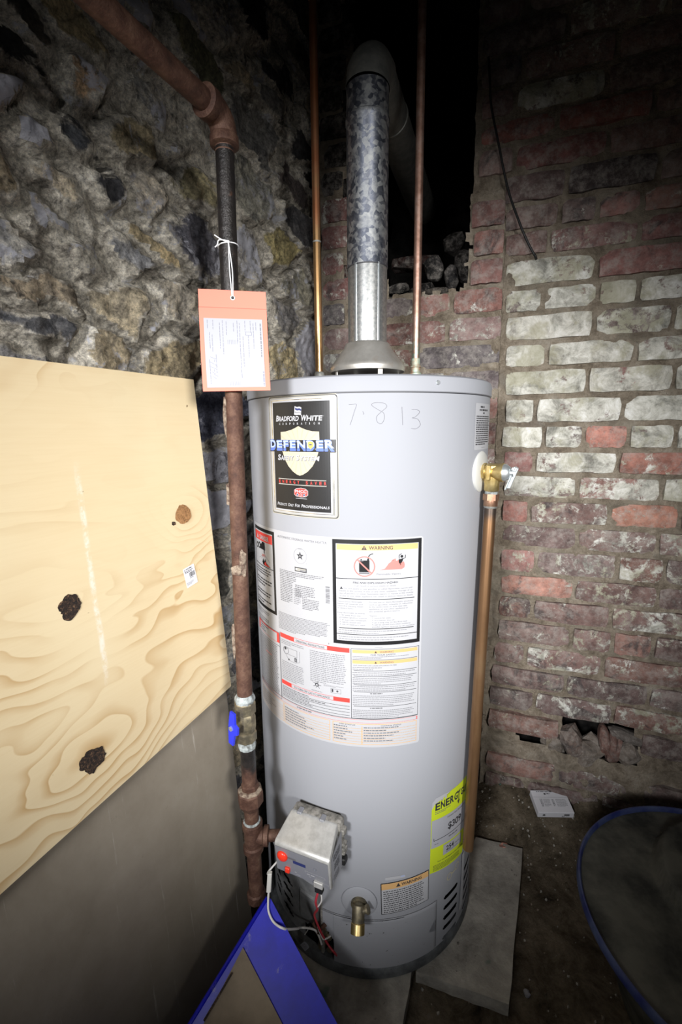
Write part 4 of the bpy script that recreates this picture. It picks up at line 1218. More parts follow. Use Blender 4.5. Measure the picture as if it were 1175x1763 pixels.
# safety column
s.frame(-45, 599, 81.2, 738, .8, 'ink', 1); s.rect(-42, 729.6, 77.5, 735.8, 'orange', 2); s.rect(-42, 709, 77.5, 715.6, 'orange', 2)
for y in (730.4, 710.2):
    s.poly([(-2.5, y), (2, y), (-.2, y + 4)], 'ink', 3); s.text('WARNING', 7, 32, y + .2, 3.4, 'grey', 3, .01)
s.text('FOR YOUR SAFETY', -9, 36, 725.2, 3, 'grey', 2); s.words(-42, 76, 724.4, 718.6, 2, 'pale', 2, 50, .9, .38); s.rect(-42, 716.6, 77.5, 717.3, 'ink', 2)
s.text('ANY IGNITION CAN CAUSE EXPLOSION OR FIRE', -41, 38, 704.6, 2.2, 'pale', 2); s.words(-42, 20, 703.6, 696.4, 2, 'pale', 2, 51, .9, .38)
yy = [695, 684, 667, 653, 624]
for y in yy: s.rect(-40, y, 77, y + .8, 'ink', 2)
s.words(-42, 77, 694, 685.5, 2, 'pale', 2, 52, .97, .36); s.words(-42, 77, 683, 668.5, 4, 'pale', 2, 53, .97, .36); s.words(-42, 77, 666, 654.5, 3, 'pale', 2, 54, .97, .36)
s.words(-10, 44, 652.4, 648.4, 1, 'grey', 2, 55, h=.5); s.words(-42, 77, 647.6, 626, 6, 'pale', 2, 56, .97, .36); s.words(-10, 50, 623, 619.4, 1, 'grey', 2, 57, h=.5); s.words(-42, 77, 618.5, 601.5, 5, 'pale', 2, 58, .97, .36)
# trouble codes
s.frame(-304, 590, 80, 597, .6, 'pink', 1); s.rect(78.6, 590, 80, 597, 'red', 2); s.words(-160, -90, 596, 592, 1, 'grey', 2, 60, h=.5)
s.frame(-300, 545.5, -199, 588, .8, 'orange', 1); s.frame(-196.5, 545.5, -86.5, 588, 1.0, 'orange', 1); s.frame(-81, 545.5, 79, 588, 1.0, 'orange', 1); s.rect(-26, 546, -24.4, 583, 'orange', 1)
s.text('LED STATUS', -68, -38, 584, 2.4, 'grey', 2); s.text('CONTROL STATUS', 10, 48, 583.5, 2.4, 'grey', 2)
for k in range(6):
    y = 551 + k * 5.4
    s.rect(-196, y, -87, y + .5, 'orange', 2); s.rect(-80, y, 78.5, y + .5, 'orange', 2); s.rect(-299, y, -199.5, y + .5, 'orange', 2)
    s.words(-194, -100, y + 5, y + 1, 1, 'grey', 2, 61 + k, .95, .42); s.words(-79, -30, y + 5, y + 1, 1, 'grey', 2, 71 + k, .9, .42); s.words(-22, 70, y + 5, y + 1, 1, 'grey', 2, 81 + k, .95, .42); s.words(-296, -205, y + 5, y + 1, 1, 'pale', 2, 91 + k, .95, .42)
s.build('label_print', il)

# ---- small notice beside the relief valve
ns = bevel_sheet(207, 1087, 296, 1171.5, 3, 'white', 'notice_sticker')
s = Sheet(cyl_surface(0)); s.words(228, 276, 1167, 1162.5, 1, 'ink', 1, 1, h=.7); s.words(224, 280, 1161.5, 1157, 1, 'ink', 1, 2, h=.7); s.words(242, 262, 1156, 1151.5, 1, 'ink', 1, 3, h=.7)
s.words(212, 291, 1150, 1095, 14, 'ink', 1, 4, .99, .55); s.rect(240, 1090.5, 262, 1091.4, 'pale', 1); s.build('sticker_print', ns)

# ---- lower warning sticker
def quad_map(TLc, TRc, BRc, BLc, w, h, d=0.0):
    def fn(x, y, l):
        a, b = x / w, y / h
        u = (BLc[0] * (1 - a) + BRc[0] * a) * (1 - b) + (TLc[0] * (1 - a) + TRc[0] * a) * b
        z = (BLc[1] * (1 - a) + BRc[1] * a) * (1 - b) + (TLc[1] * (1 - a) + TRc[1] * a) * b
        return tank(u / 1000, z / 1000, d + l)
    return fn
fn = quad_map((11, 236), (116, 240), (117, 166), (13, 161), 104, 76)
s = Sheet(fn); s.rrect(0, 0, 104, 76, 2, 'black', 0); ws = s.build('warning_sticker', heater)
s = Sheet(fn); s.rect(1.6, 1.6, 102.4, 74.4, 'white', 1); s.rect(1.6, 60.5, 102.4, 74.4, 'orange', 2); s.poly([(31, 63.5), (40, 63.5), (35.5, 72)], 'ink', 3); s.text('WARNING', 42, 86, 64, 7, 'ink', 3, .02)
s.words(5, 99, 58, 3, 11, 'ink', 2, 7, .92, .36); s.build('sticker_print', ws)
s = Sheet(cyl_surface(0)); s.rrect(20, 243, 62, 249.5, 2, 'white', 0); s.rect(52, 246, 60, 248.6, 'lightblue', 1); s.build('torn_label', heater)

# ---- yellow energy label, stuck on crooked
fn = quad_map((119, 405), (237, 393), (230, 205), (118, 227), 116, 180)
s = Sheet(fn)
s.poly([(0, 0), (116, 0), (116, 180), (52, 177), (40, 166), (8, 163), (0, 152)], 'yellow', 0); es = s.build('energy_sticker', heater)
s = Sheet(fn)
s.poly([(8, 163), (40, 166), (52, 177), (30, 178), (10, 176), (1, 168), (0, 152)], 'white', 0)
for ch, a in zip('ENERG', range(5)): s.text(ch, 9 + a * 14, 21 + a * 14, 148, 16, 'ink', 2, .03)
s.rect(80.5, 136, 83, 164, 'ink', 2); s.poly([(77, 142), (86.5, 142), (81.8, 133)], 'ink', 2); s.line([(76, 165), (81.5, 158), (87, 165)], 2.2, 'ink', 2)
for ch, a in zip('GUIDE', (90, 102, 114, 119, 130)):
    if a < 105: s.text(ch, a, a + 10, 148, 15, 'ink', 2, .03)
s.words(9, 60, 145, 138, 2, 'grey', 1, 3, .9, .4)
s.rect(1.5, 60, 114.5, 126, 'paper', 1); s.text('Estimated Yearly Operating Cost', 45, 112, 118, 4, 'grey', 2); s.text('$309', 48, 96, 90, 15, 'ink', 2, .025)
s.line([(8, 83), (8, 77), (112, 80)], 1.2, 'ink', 2); s.words(52, 98, 74, 69, 1, 'grey', 2, 5, h=.5); s.words(10, 24, 70, 66, 1, 'pale', 2, 6, h=.5)
s.rect(36, 33, 102, 57, 'paper', 2); s.text('254', 45, 71, 41, 10.5, 'ink', 3, .02); s.text('therms', 74, 94, 43, 4, 'pale', 3); s.rect(44, 37.4, 88, 38.2, 'grey', 3)
s.text('Your cost will depend on your utility rates', 20, 112, 22, 3.4, 'ink', 1); s.words(9, 110, 18, 3, 5, 'ink', 1, 9, .9, .34)
s.build('sticker_print', es)
s = Sheet(cyl_surface(0)); s.ring(178, 184, 9, 2.4, 'cream', 0, 14); s.ring(206, 190, 9, 2.4, 'cream', 0, 14); s.rect(186, 183, 199, 187, 'cream', 0); s.build('glue_mark', heater)
# torn white strip hanging below the yellow label
s = Sheet(cyl_surface(.0012)); s.poly([(226, 203), (238, 203), (240, 150), (239, 62), (228, 56), (221, 60), (226, 130)], 'white', 3); s.build('torn_paper_strip', heater)

# ---- relief valve with lever
TP = R_(55); tn = Vector((math.sin(TP), -math.cos(TP), 0)); tt = Vector((math.cos(TP), math.sin(TP), 0))
tp0 = Vector((TX, TY, 1.045)) + tn * TANK_R
rv = G(); rv.lathe(tp0 - tn * .003, tn, [(.039, 0), (.039, .004), (.036, .0065), (.016, .008)], 48)
relief = rv.build('relief_valve_plate', MAT['white_plate'], heater, True, 40)
g = G(); g.lathe(tp0, tn, [(.0125, .002), (.0165, .004), (.0170, .010), (.0150, .012)], 8); g.lathe(tp0, tn, [(.0135, .010), (.0165, .014), (.0165, .038), (.0178, .040), (.0178, .043), (.012, .044)], 32)
g.lathe(tp0 + tn * .022, -Z, [(.0150, -.012), (.0150, .018), (.0140, .022), (.0140, .034), (.0125, .036)], 28); g.box(tp0 + tn * .020 - tt * .015 , tn * .004, tt * .004, Z * .014, .001)
body = g.build('relief_valve', MAT['brass'], heater, True, 40)
g = G(); g.lathe(tp0, tn, [(.0160, .043), (.0155, .048), (.0105, .055), (.0075, .056), (.0070, .062)], 24); g.build('valve_cap', MAT['zinc'], body, True, 40)
g = G(); lv = (tn * -.36 - Z).normalized(); lc = tp0 + tn * .056 - Z * .010; g.box(lc, lv * .023, tt * .006, (tn - Z * .36).normalized() * .0015, .0006); g.box(lc + (tn * .004), lv * .020, tt * .0012, tn * .003, .0004); g.box(lc - lv * .018, lv * .004, tt * .004, tn * .005, .0006)
g.build('lever', MAT['zinc'], body)

# ---- drain valve
un = -.0315; dn = (tank(un, 0) - Vector((TX, TY, 0))).normalized(); dp = tank(un, .192)
g = G(); g.lathe(dp - dn * .003, dn, [(.0355, 0), (.0355, .004), (.033, .006), (.018, .007)], 48); g.build('drain_plate', MAT['enamel'], heater, True, 40)
g = G(); g.lathe(dp, dn, [(.0165, .003), (.0165, .008), (.012, .009), (.012, .026)], 20); dd = (dn * .62 - Z * .8).normalized()
dc = dp + dn * .022; g.lathe(dc, dd, [(.0125, -.012), (.0125, .014), (.0110, .016)], 20); g.lathe(dc, Vector((dd.y, -dd.x, 0)) * -1 + Z * .35, [(.006, .008), (.006, .018), (.0085, .019), (.0085, .023)], 10)
dv = g.build('drain_valve', MAT['brass_old'], heater, True, 40)
g = G(); g.lathe(dc, dd, [(.0105, .014), (.0135, .016), (.0135, .032), (.0110, .032), (.0100, .026)], 24); g.build('hose_thread', MAT['brass'], dv, True, 40)

# ---- gas control
CTH = R_(-22.8); cn = Vector((math.sin(CTH), -math.cos(CTH), 0)); ct = Vector((math.cos(CTH), math.sin(CTH), 0))
c0 = Vector((TX, TY, 0)) + cn * TANK_R + ct * -.0086
def CP(s_, d, z): return c0 + ct * s_ + cn * d + Z * z
g = G(); g.box(CP(.003, .018, .355), ct * .052, cn * .012, Z * .043, .006, seg=2)
ctl_back = g.build('gas_control', MAT['ctl_back'], heater, True, 40)
for q, zz in ((.045, .352), (.056, .378), (.056, .338), (.056, .315)): one('box', CP(q if zz > .36 else .057, .022, zz), ct * .006, cn * .008, Z * (.007 if zz != .352 else .003), .002).build('lug', MAT['ctl_back'] if zz != .315 else MAT['black_rubber'], ctl_back)
for q in (-.030, .018): one('box', CP(q, .028, .396), ct * .005, cn * .008, Z * .004, .0015).build('clip', MAT['ctl_front'], ctl_back)
# cover: sloping top, upright front
prof = [(.026, .396), (.034, .397), (.082, .3745), (.0865, .369), (.0800, .307), (.076, .303), (.026, .303)]
def cover(w, grow=0):
    bm = bmesh.new(); rows = []
    for s_ in (-w / 2, w / 2): rows.append([bm.verts.new(CP(s_ * (.86 if i in (0, 1) else 1), d, z)) for i, (d, z) in enumerate(prof)])
    n_ = len(prof)
    for i in range(n_): bm.faces.new((rows[0][i], rows[0][(i + 1) % n_], rows[1][(i + 1) % n_], rows[1][i]))
    bm.faces.new(rows[0][::-1]); bm.faces.new(rows[1]); bmesh.ops.recalc_face_normals(bm, faces=bm.faces[:])
    bmesh.ops.bevel(bm, geom=bm.edges[:], offset=.0028, segments=2, profile=.5, affect='EDGES')
    bm.verts.index_update(); g = G(); g.add([v.co.copy() for v in bm.verts], [[v.index for v in f.verts] for f in bm.faces]); bm.free(); return g
cov = cover(.1135).build('control_cover', MAT['ctl'], ctl_back, True, 40)
fd = ((.0865 - .0800) / (.369 - .307))
def front_fn(x, y, l): return CP(x / 1000, .0803 + (y / 1000 - .307) * fd + l, y / 1000)
s = Sheet(front_fn); s.rect(-54, 308.5, 54, 366, 'ctl_front', 0)
s.rect(-18, 338, 8, 345, 'navy', 1); s.rect(-30, 345, -12, 349, 'grey', 1)
for a, b, c_, d_ in ((6, 331, 46, 331.7), (6, 327, 6.7, 331), (46, 327, 46.7, 331), (36, 317, 52, 317.7), (52, 314, 52.7, 317.7)): s.rect(a, b, c_, d_, 'white', 1)
s.words(10, 42, 328, 323, 1, 'white', 1, 3, h=.5); s.words(-16, -8, 320, 316, 1, 'white', 1, 4, h=.5); s.rect(-14, 313, -4, 314, 'white', 1); s.rect(14, 320, 18, 321, 'white', 1)
s.build('control_front', cov)
def sphere_cap(base, axis, r, h, n=7): return [(r * math.cos(k / n * math.pi / 2), h * math.sin(k / n * math.pi / 2)) for k in range(n)] + [(.0004, h)]
cnf = (cn + Z * -.1).normalized()
one('lathe', CP(-.0395, .082, .3470), cnf, [(.0108, 0), (.0108, .004)] + [(a, b + .004) for a, b in sphere_cap(0, 0, .0108, .006)], 24).build('red_knob', MAT['knob_red'], cov, True, 50)
one('box', CP(-.0305, .082, .3185), ct * .0048, cn * .005, Z * .0055, .0015).build('red_button', MAT['knob_red'], cov)
one('lathe', CP(.0275, .0835, .3440), cnf, [(.0036, 0), (.0036, .001), (.002, .0012), (.001, .0005)], 14).build('indicator_window', MAT['zinc'], cov)
g = G(); g.box(CP(.033, .080, .312), ct * .009, cn * .006, Z * .006, .001); g.build('plug_socket', MAT['ctl'], cov)
g = G(); g.box(CP(.033, .080, .301), ct * .0075, cn * .005, Z * .007, .001); g.build('wire_plug', MAT['black_rubber'], cov)
def side_fn(x, y, l): return CP(.0568 + l, x / 1000, y / 1000)
s = Sheet(side_fn); s.poly([(30, 309), (74, 309), (79, 368), (52, 380), (30, 388)], 'paper', 0); s.words(40, 74, 368, 352, 5, 'ink', 1, 2, .9, .5); s.words(42, 73, 348, 330, 5, 'ink', 1, 3, .8, .5); s.words(44, 73, 326, 312, 4, 'grey', 1, 4, .9, .4)
s.build('rating_sticker', cov)
# wires to the burner
g = G(); g.tube(spline([CP(.031, .080, .294), CP(.024, .078, .265), CP(.018, .060, .225), tank(-.118, .150, .020), tank(-.112, .105, .010), tank(-.098, .070, .004), tank(-.085, .060, .006), tank(-.078, .040, -.002)]), .0023, 8); g.build('red_wire', MAT['wire_red'], ctl_back, True)
g = G(); g.tube(spline([CP(.036, .080, .294), CP(.035, .076, .270), CP(.024, .070, .245)]), .0015, 8); g.build('thin_white_wire', MAT['wire_white'], ctl_back, True); g = G(); g.tube(spline([tank(-.118, .110, .009), tank(-.108, .085, .008), tank(-.100, .084, .004), tank(-.093, .087, -.002)]), .0018, 8); g.build('thin_white_wire', MAT['wire_white'], ctl_back, True)
A = CP(-.053, .070, .322)
g = G(); g.tube(spline([A, at(463, 1500, .748), at(462, 1506, .742)]), .0018, 8); g.build('sensor_lead', MAT['wire_white'], ctl_back, True)
b0, b1 = at(465, 1502, .742), at(463, 1534, .738); one('box', (b0 + b1) / 2, (b1 - b0) / 2, Vector((.0042, 0, 0)), Vector((0, .004, 0)), .001).build('sensor_connector', MAT['plug'], ctl_back)
g = G(); g.tube([tank(-.140, .090, .004), tank(-.153, .062, .006)], .001, 6); g.build('tag_cord', MAT['plug'], acc)
def wt_fn(x, y, l):
    c, s_ = math.cos(-.55), math.sin(-.55); return tank(-.145 + (x * c - y * s_) / 1000, .050 + (x * s_ + y * c) / 1000, .016 + l)
s = Sheet(wt_fn); s.poly([(-7, -12), (7, -12), (7, 8), (3, 12), (-3, 12), (-7, 8)], 'paper', 0); s.words(-5.5, 5.5, 6, -10, 6, 'grey', 1, 2); s.build('paper_tag', acc)

# ================================================================== PIPES
# vent pipe: lower starter piece, long spangled length, elbow, run into the flue
VD = -NB                                               # into the wall
vent = empty('vent_pipe', (TX, TY, 1.3052), 'galvanised steel vent pipe rising from the draft hood and bending into the flue', 'vent pipe')
VR = .041; zt = 1.775
one('lathe', (TX, TY, 0), Z, [(VR - .0005, 1.3052), (VR - .0005, 1.455)], 48).build('lower_section', MAT['galv_plain'], vent, True, 40)
g = G()
for a in (-38, 30): p = Vector((TX + (VR + .0002) * math.sin(R_(a)), TY - (VR + .0002) * math.cos(R_(a)), 0)); g.box(p + Z * 1.380, Vector((math.cos(R_(a)), math.sin(R_(a)), 0)) * .0022, Vector((math.sin(R_(a)), -math.cos(R_(a)), 0)) * .0009, Z * .0745, .0004)
q = G(); q.v, q.f, q.m = g.v[:len(g.v) // 2], g.f[:len(g.f) // 2], g.m[:len(g.f) // 2]; q.build('pipe_seam', MAT['zinc'], vent)
h = len(g.v) // 2; q = G(); q.v, q.f, q.m = g.v[h:], [tuple(i - h for i in f) for f in g.f[len(g.f) // 2:]], g.m[len(g.f) // 2:]; q.build('pipe_seam', MAT['zinc'], vent)
one('lathe', (TX, TY, 0), Z, [(VR + .0008, 1.452), (VR + .0008, 1.712), (VR + .0022, 1.714), (VR + .0022, 1.722), (VR + .0004, 1.724), (VR + .0004, zt)], 48).build('spangled_section', MAT['galv'], vent, True, 40)
one('lathe', (TX, TY, 0), Z, [(VR + .001, 1.4515), (VR + .0012, 1.4535)], 48, caps=False).build('joint_line', MAT['ink'], vent)
top = Vector((TX, TY, zt)); RB = .058
pts = [top + VD * (RB - RB * math.cos(R_(a))) + Z * (RB * math.sin(R_(a))) for a in range(0, 91, 10)]
g = G()
for i in range(0, 9, 3):   # gored elbow
    pass
g.tube(pts, [VR + (.0022 if i % 3 == 0 else .0012) for i in range(len(pts))], 40, caps=False); elb = g.build('elbow', MAT['galv_elbow'], vent, True, 60)
p1 = pts[-1]; g = G(); g.tube([p1 - VD * .004, p1 + VD * .13, p1 + VD * .131, p1 + VD * .14, p1 + VD * .141, p1 + VD * .62], [VR, VR, VR + .002, VR + .002, VR, VR], 40); g.build('flue_run', MAT['galv_elbow'], vent, True, 40)

# copper water pipes
for sgn, mat, lab in ((-1, 'copper', 'bright copper water pipe rising left of the vent pipe'), (1, 'copper_dull', 'dull brown copper water pipe with green fittings right of the vent pipe')):
    x0 = TX + sgn * .1035; r = .0079 if sgn < 0 else .0081
    tp = empty('copper_pipe', (x0, TY, 1.2343), lab, 'water pipe', 'copper pipes on top of the heater')
    one('lathe', (x0, TY, 0), Z, [(r, 1.2343), (r, 2.415)], 24).build('pipe', MAT[mat], tp, True, 40)
    if sgn < 0:
        one('lathe', (x0, TY, 0), Z, [(r + .0005, 1.2343), (r + .003, 1.236), (r + .003, 1.246), (r + .0005, 1.249)], 24).build('coupling', MAT['solder'], tp, True, 40)
        one('lathe', (x0, TY, 0), Z, [(r + .0006, 1.503), (r + .0006, 1.506)], 24, caps=False).build('solder_line', MAT['solder'], tp)
    else:
        one('lathe', (x0, TY, 0), Z, [(r + .004, 1.2343), (r + .004, 1.2440), (r + .0015, 1.246), (r + .0015, 1.255), (r + .0035, 1.2565), (r + .0035, 1.2585), (r + .001, 1.260), (r + .001, 1.274)], 24).build('coupling', MAT['verdigris'], tp, True, 40)

# discharge pipe from the relief valve
pt = tp0 + tn * .022 - Z * .0365; pb = Vector((TX + .275 * math.sin(R_(47.8)), TY - .275 * math.cos(R_(47.8)), .244))
dpipe = empty('discharge_pipe', (pb.x, pb.y, pb.z), 'brown copper relief discharge pipe running down the side of the heater', 'discharge pipe')
dirp = (pb - pt).normalized()
one('lathe', pt + dirp * .0002, dirp, [(.0116, 0), (.0116, .004), (.0118, .005)], 20).build('thread_tape', MAT['dope'], dpipe)
one('lathe', pt, dirp, [(.0150, .005), (.0150, .017), (.0135, .018)], 6).build('hex_adapter', MAT['copper_fit'], dpipe)
one('lathe', pt, dirp, [(.0132, .017), (.0132, .028), (.0126, .029)], 24).build('adapter_sleeve', MAT['copper_fit'], dpipe, True, 40)
one('lathe', pt, dirp, [(.0133, .028), (.0122, .031), (.0113, .032)], 24).build('solder_line', MAT['solder'], dpipe, True, 40)
one('tube', [pt + dirp * .030, pb], .0112, 24).build('pipe', MAT['copper_brown'], dpipe, True, 40)

# gas pipe along the stone wall
GY = .766
px_top, px_v, px_bot = Vector((-.167, GY, 1.552)), Vector((-.1800, GY, .605)), Vector((-.1768, GY, .205))
gas = empty('gas_pipe', (-.177, GY, .205), 'rusty iron gas pipe coming along the stone wall and down to the heater', 'gas pipe')
PR = .0137
def gp(z):
    if z > .605:
        t = (z - .605) / (1.552 - .605); return px_v.lerp(px_top, t)
    t = (z - .205) / (.605 - .205); return px_bot.lerp(px_v, t)
hd = Vector((-math.sin(R_(25.6)), -math.cos(R_(25.6)), 0))
el0 = gp(1.552); el1 = el0 + Z * .028 + hd * .030
elp = arc_pts(el0, el0 + Z * .028, el1, 8)
g = G(); g.tube(elp, [PR + .0055] * len(elp), 24); g.lathe(el0 - Z * .012, Z, [(PR + .0035, 0), (PR + .0075, .002), (PR + .0075, .013), (PR + .005, .016)], 24); g.lathe(el1 + hd * -.004, hd, [(PR + .006, 0), (PR + .0078, .002), (PR + .0078, .015), (PR + .0035, .017)], 24)
g.build('elbow', MAT['iron'], gas, True, 50)
one('tube', [el1, el1 + hd * .22, el1 + hd * .95], PR + .0008, 24).build('wall_run', MAT['iron'], gas, True, 40)
one('lathe', gp(1.531), Z, [(PR - .0006, 0), (PR + .0003, .003), (PR - .0006, .006), (PR + .0003, .009), (PR - .0006, .011)], 24).build('pipe_thread', MAT['iron'], gas)
one('tube', [gp(.652), gp(.9), gp(1.2), gp(1.545)], PR, 24).build('riser', MAT['iron_riser'], gas, True, 40)
# crusted rust on the riser
def crust(name, z, a, h, w, seed):
    c = gp(z) + Vector((math.sin(a), -math.cos(a), 0)) * (PR + .0002)
    return chunk(name, c, (w, .004, h), MAT['crust'], gas, seed, (Vector((math.cos(a), math.sin(a), 0)), Vector((math.sin(a), -math.cos(a), 0)), Z), rough=.6)
crust('rust_flake', .905, .55, .020, .006, 2); crust('rust_flake', .892, -.1, .008, .010, 3); crust('rust_flake', 1.155, -1.25, .028, .004, 4); crust('rust_flake', 1.02, -1.3, .02, .003, 5); crust('rust_flake', .76, -1.35, .03, .003, 6)
# shut-off valve
one('lathe', gp(.632), Z, [(PR + .001, .022), (PR + .004, .018), (PR + .0055, .012), (PR + .003, .004), (PR + .001, 0)], 10).build('valve_sealant', MAT['dope'], gas)
one('lathe', gp(.560), Z, [(PR + .003, 0), (PR + .0052, .003), (PR + .0052, .018), (PR + .0025, .020), (PR + .0045, .030), (PR + .0045, .050), (PR + .0025, .056), (PR + .0055, .058), (PR + .0055, .078), (PR + .003, .081)], 8).build('gas_valve', MAT['brass_old'], gas, True, 30)
va = Vector((-.62, -.78, 0)).normalized(); vc = gp(.602)
gv = one('lathe', vc, va, [(.008, .012), (.008, .026), (.006, .028)], 14).build('valve_stem', MAT['brass_old'], gas, True, 40)
vt = va.cross(Z).normalized()
g = G(); hb = vc + va * .029; ld = (Z * .95 + vt * -.12).normalized(); wd = ld.cross(va).normalized()
P = [(-.006, -.034), (.006, -.034), (.0085, -.010), (.0165, -.006), (.0165, .008), (.0085, .011), (.0065, .032), (-.006, .032), (-.008, .008), (-.008, -.008)]
g.prism([hb + wd * a + ld * b for a, b in P], va * .004); g.build('valve_handle', MAT['blue_handle'], gas)
one('lathe', hb, va, [(.0048, .003), (.0048, .0065), (.003, .007)], 6).build('handle_nut', MAT['zinc'], gas)
one('lathe', gp(.545), Z, [(PR + .002, 0), (PR + .003, .006), (PR + .0015, .014), (PR, .016)], 12).build('valve_sealant', MAT['dope'], gas)
one('tube', [gp(.452), gp(.56)], PR, 24).build('pipe_nipple', MAT['iron_low'], gas, True, 40)
# union, nipple, tee, drip leg
one('lathe', gp(.4150), Z, [(PR + .002, 0), (PR + .008, .010), (PR + .0105, .014), (PR + .0105, .036), (PR + .0070, .042), (PR + .003, .043), (PR + .003, .052), (PR, .054)], 8).build('pipe_union', MAT['iron'], gas, True, 25)
one('lathe', gp(.455), Z, [(PR + .0098, 0), (PR + .0070, .0035), (PR + .0035, .0045)], 8).build('dust_ring', MAT['crust'], gas)
one('tube', [gp(.385), gp(.42)], PR, 24).build('pipe_nipple', MAT['iron'], gas, True, 40)
inl = CP(-.057, .050, .352); tz = .352
g = G(); g.lathe(gp(tz - .032), Z, [(PR + .003, 0), (PR + .0058, .002), (PR + .0058, .012), (PR + .003, .015), (PR + .003, .050), (PR + .0058, .053), (PR + .0058, .063), (PR + .003, .065)], 24)
bd = (inl - gp(tz)); bd.z = 0; bl = bd.length; bd.normalize()
g.lathe(gp(tz), bd, [(PR + .001, 0), (PR + .001, .020), (PR + .0045, .022), (PR + .0045, .030), (PR + .0015, .031)], 24); g.build('tee', MAT['iron'], gas, True, 40)
one('tube', [gp(tz) + bd * .028, gp(tz) + bd * (bl - .0005)], .0108, 20).build('branch_nipple', MAT['iron'], gas, True, 40)
one('lathe', gp(tz + .033), Z, [(PR + .0025, 0), (PR + .0028, .002), (PR + .001, .004)], 16).build('thread_sealant', MAT['dope'], gas)
one('tube', [gp(.215), gp(tz - .025)], PR, 24).build('drip_leg', MAT['iron'], gas, True, 40)
one('lathe', gp(.205), Z, [(PR + .001, 0), (PR + .0048, .002), (PR + .0048, .018), (PR + .002, .021)], 10).build('end_cap', MAT['iron'], gas, True, 30)

# ---- red inspection tag tied to the gas pipe
TYd = .742
cor = [at(341, 497, TYd + .006), at(457.5, 503, TYd + .006), at(466, 672, TYd - .004), at(350, 674, TYd - .004)]
tagroot = empty('inspection_tag', (cor[0] + cor[2]) / 2, 'coral red card tag with white form tied to the gas pipe', 'tag')
TW, TH = 112., 165.
def tag_fn(x, y, l):
    a, b = x / TW, y / TH
    p = (cor[3] * (1 - a) + cor[2] * a) * (1 - b) + (cor[0] * (1 - a) + cor[1] * a) * b
    bow = .004 * math.sin(math.pi * b)
    return p + Vector((0, -1, 0)) * (l + bow * (1 - b))
HX, HY = 57., 153.
V = []; Fc = []
nx, ny = 24, 36
xs = [TW * i / nx for i in range(nx + 1)]; ys = [TH * j / ny for j in range(ny + 1)]
for j in range(ny + 1):
    for i in range(nx + 1): V.append(tag_fn(xs[i], ys[j], 0))
nb_ = len(V)
for j in range(ny + 1):
    for i in range(nx + 1): V.append(tag_fn(xs[i], ys[j], -.0007))
W = nx + 1; hole = lambda i, j: math.hypot((xs[i] + xs[i + 1]) / 2 - HX, (ys[j] + ys[j + 1]) / 2 - HY) < 2.0
for j in range(ny):
    for i in range(nx):
        if not hole(i, j): a = j * W + i; Fc.append((a, a + 1, a + W + 1, a + W)); Fc.append((nb_ + a, nb_ + a + W, nb_ + a + W + 1, nb_ + a + 1))
rim = [i for i in range(W)] + [j * W + nx for j in range(1, ny + 1)] + [ny * W + i for i in range(nx - 1, -1, -1)] + [j * W for j in range(ny - 1, 0, -1)]
for a, b in zip(rim, rim[1:] + rim[:1]): Fc.append((b, a, nb_ + a, nb_ + b))
card = mk('card', V, Fc, MAT['coral'], tagroot)
s = Sheet(tag_fn, 12); s.rect(0, 136.0, TW, 136.9, 'coral_dark', 0); s.ring(HX, HY, 4.0, 1.4, 'plug', 1, 20); s.disc(HX, HY, 2.6, 'black', 1, 16); s.build('fold_and_eyelet', card)
form_fn = lambda x, y, l: tag_fn(x + .014 * (y - 60) * -.35, y, l)
s = Sheet(form_fn, 6)
for k in range(8): s.rect(7.5, 6 + k * 14.1, 104.5, 6 + (k + 1) * 14.1, 'paper', 1)
s.build('white_form', card)
s = Sheet(form_fn, 50)
r = random.Random(12)
def vline(x, y0, y1, m, w=.9, wordy=True):
    y = y1
    while y > y0:
        L = r.uniform(2, 8); s.rect(x, max(y0, y - L), x + w, y, m, 2); y -= L + r.uniform(.8, 1.6)
vline(100.2, 55, 112, 'pencil', 1.6); s.build('form_heading', card); s = Sheet(form_fn, 50); vline(101, 8, 32, 'tag_ink', 2.6); s.build('form_number', card); s = Sheet(form_fn, 50)
for x, a, b in ((93, 100, 114), (88.5, 70, 112), (84, 96, 116), (80, 55, 92), (75, 98, 116), (71, 40, 90), (66, 20, 112), (62, 80, 116), (56, 98, 112), (44, 92, 114), (38, 60, 116), (33, 70, 112), (22, 100, 116), (20, 64, 92), (13, 102, 116), (16, 70, 96), (25, 30, 60), (14, 12, 52)): vline(x, a, b, 'tag_ink', .8)
for k in range(7): s.rect(46 + k * 2.6, 9, 46.5 + k * 2.6, 84, 'tag_ink', 2)
s.frame(76, 92, 86, 98, .5, 'tag_ink', 2)
s.build('form_print', card); s = Sheet(form_fn, 50)
for k in range(9): s.line([(24 + 3 * math.sin(k * 1.7), 20 + k * 4), (19 + 4 * math.sin(k * 2.9), 24 + k * 4)], .6, 'tag_ink', 2)
s.build('signature', card)
eye = tag_fn(HX, HY, 0); wrapc = gp(1.405); g = G()
ringp = [wrapc + Vector((math.cos(a), math.sin(a), .10 * math.cos(a + .5))) * (PR + .0016) for a in [k / 24 * math.tau for k in range(25)]]
kn = wrapc + Vector((.004, -PR - .0018, .001))
g.tube(ringp, .0009, 6); g.build('string', MAT['string'], tagroot)
g = G(); g.tube(spline([kn, kn.lerp(eye, .5) + Vector((-.0012, -.001, 0)), eye + Vector((-.001, .001, 0))]), .0008, 6); g.build('string', MAT['string'], tagroot)
g = G(); g.tube(spline([kn, kn.lerp(eye, .5) + Vector((.0028, -.0012, 0)), eye + Vector((.001, -.0012, .002))]), .0008, 6); g.build('string', MAT['string'], tagroot)
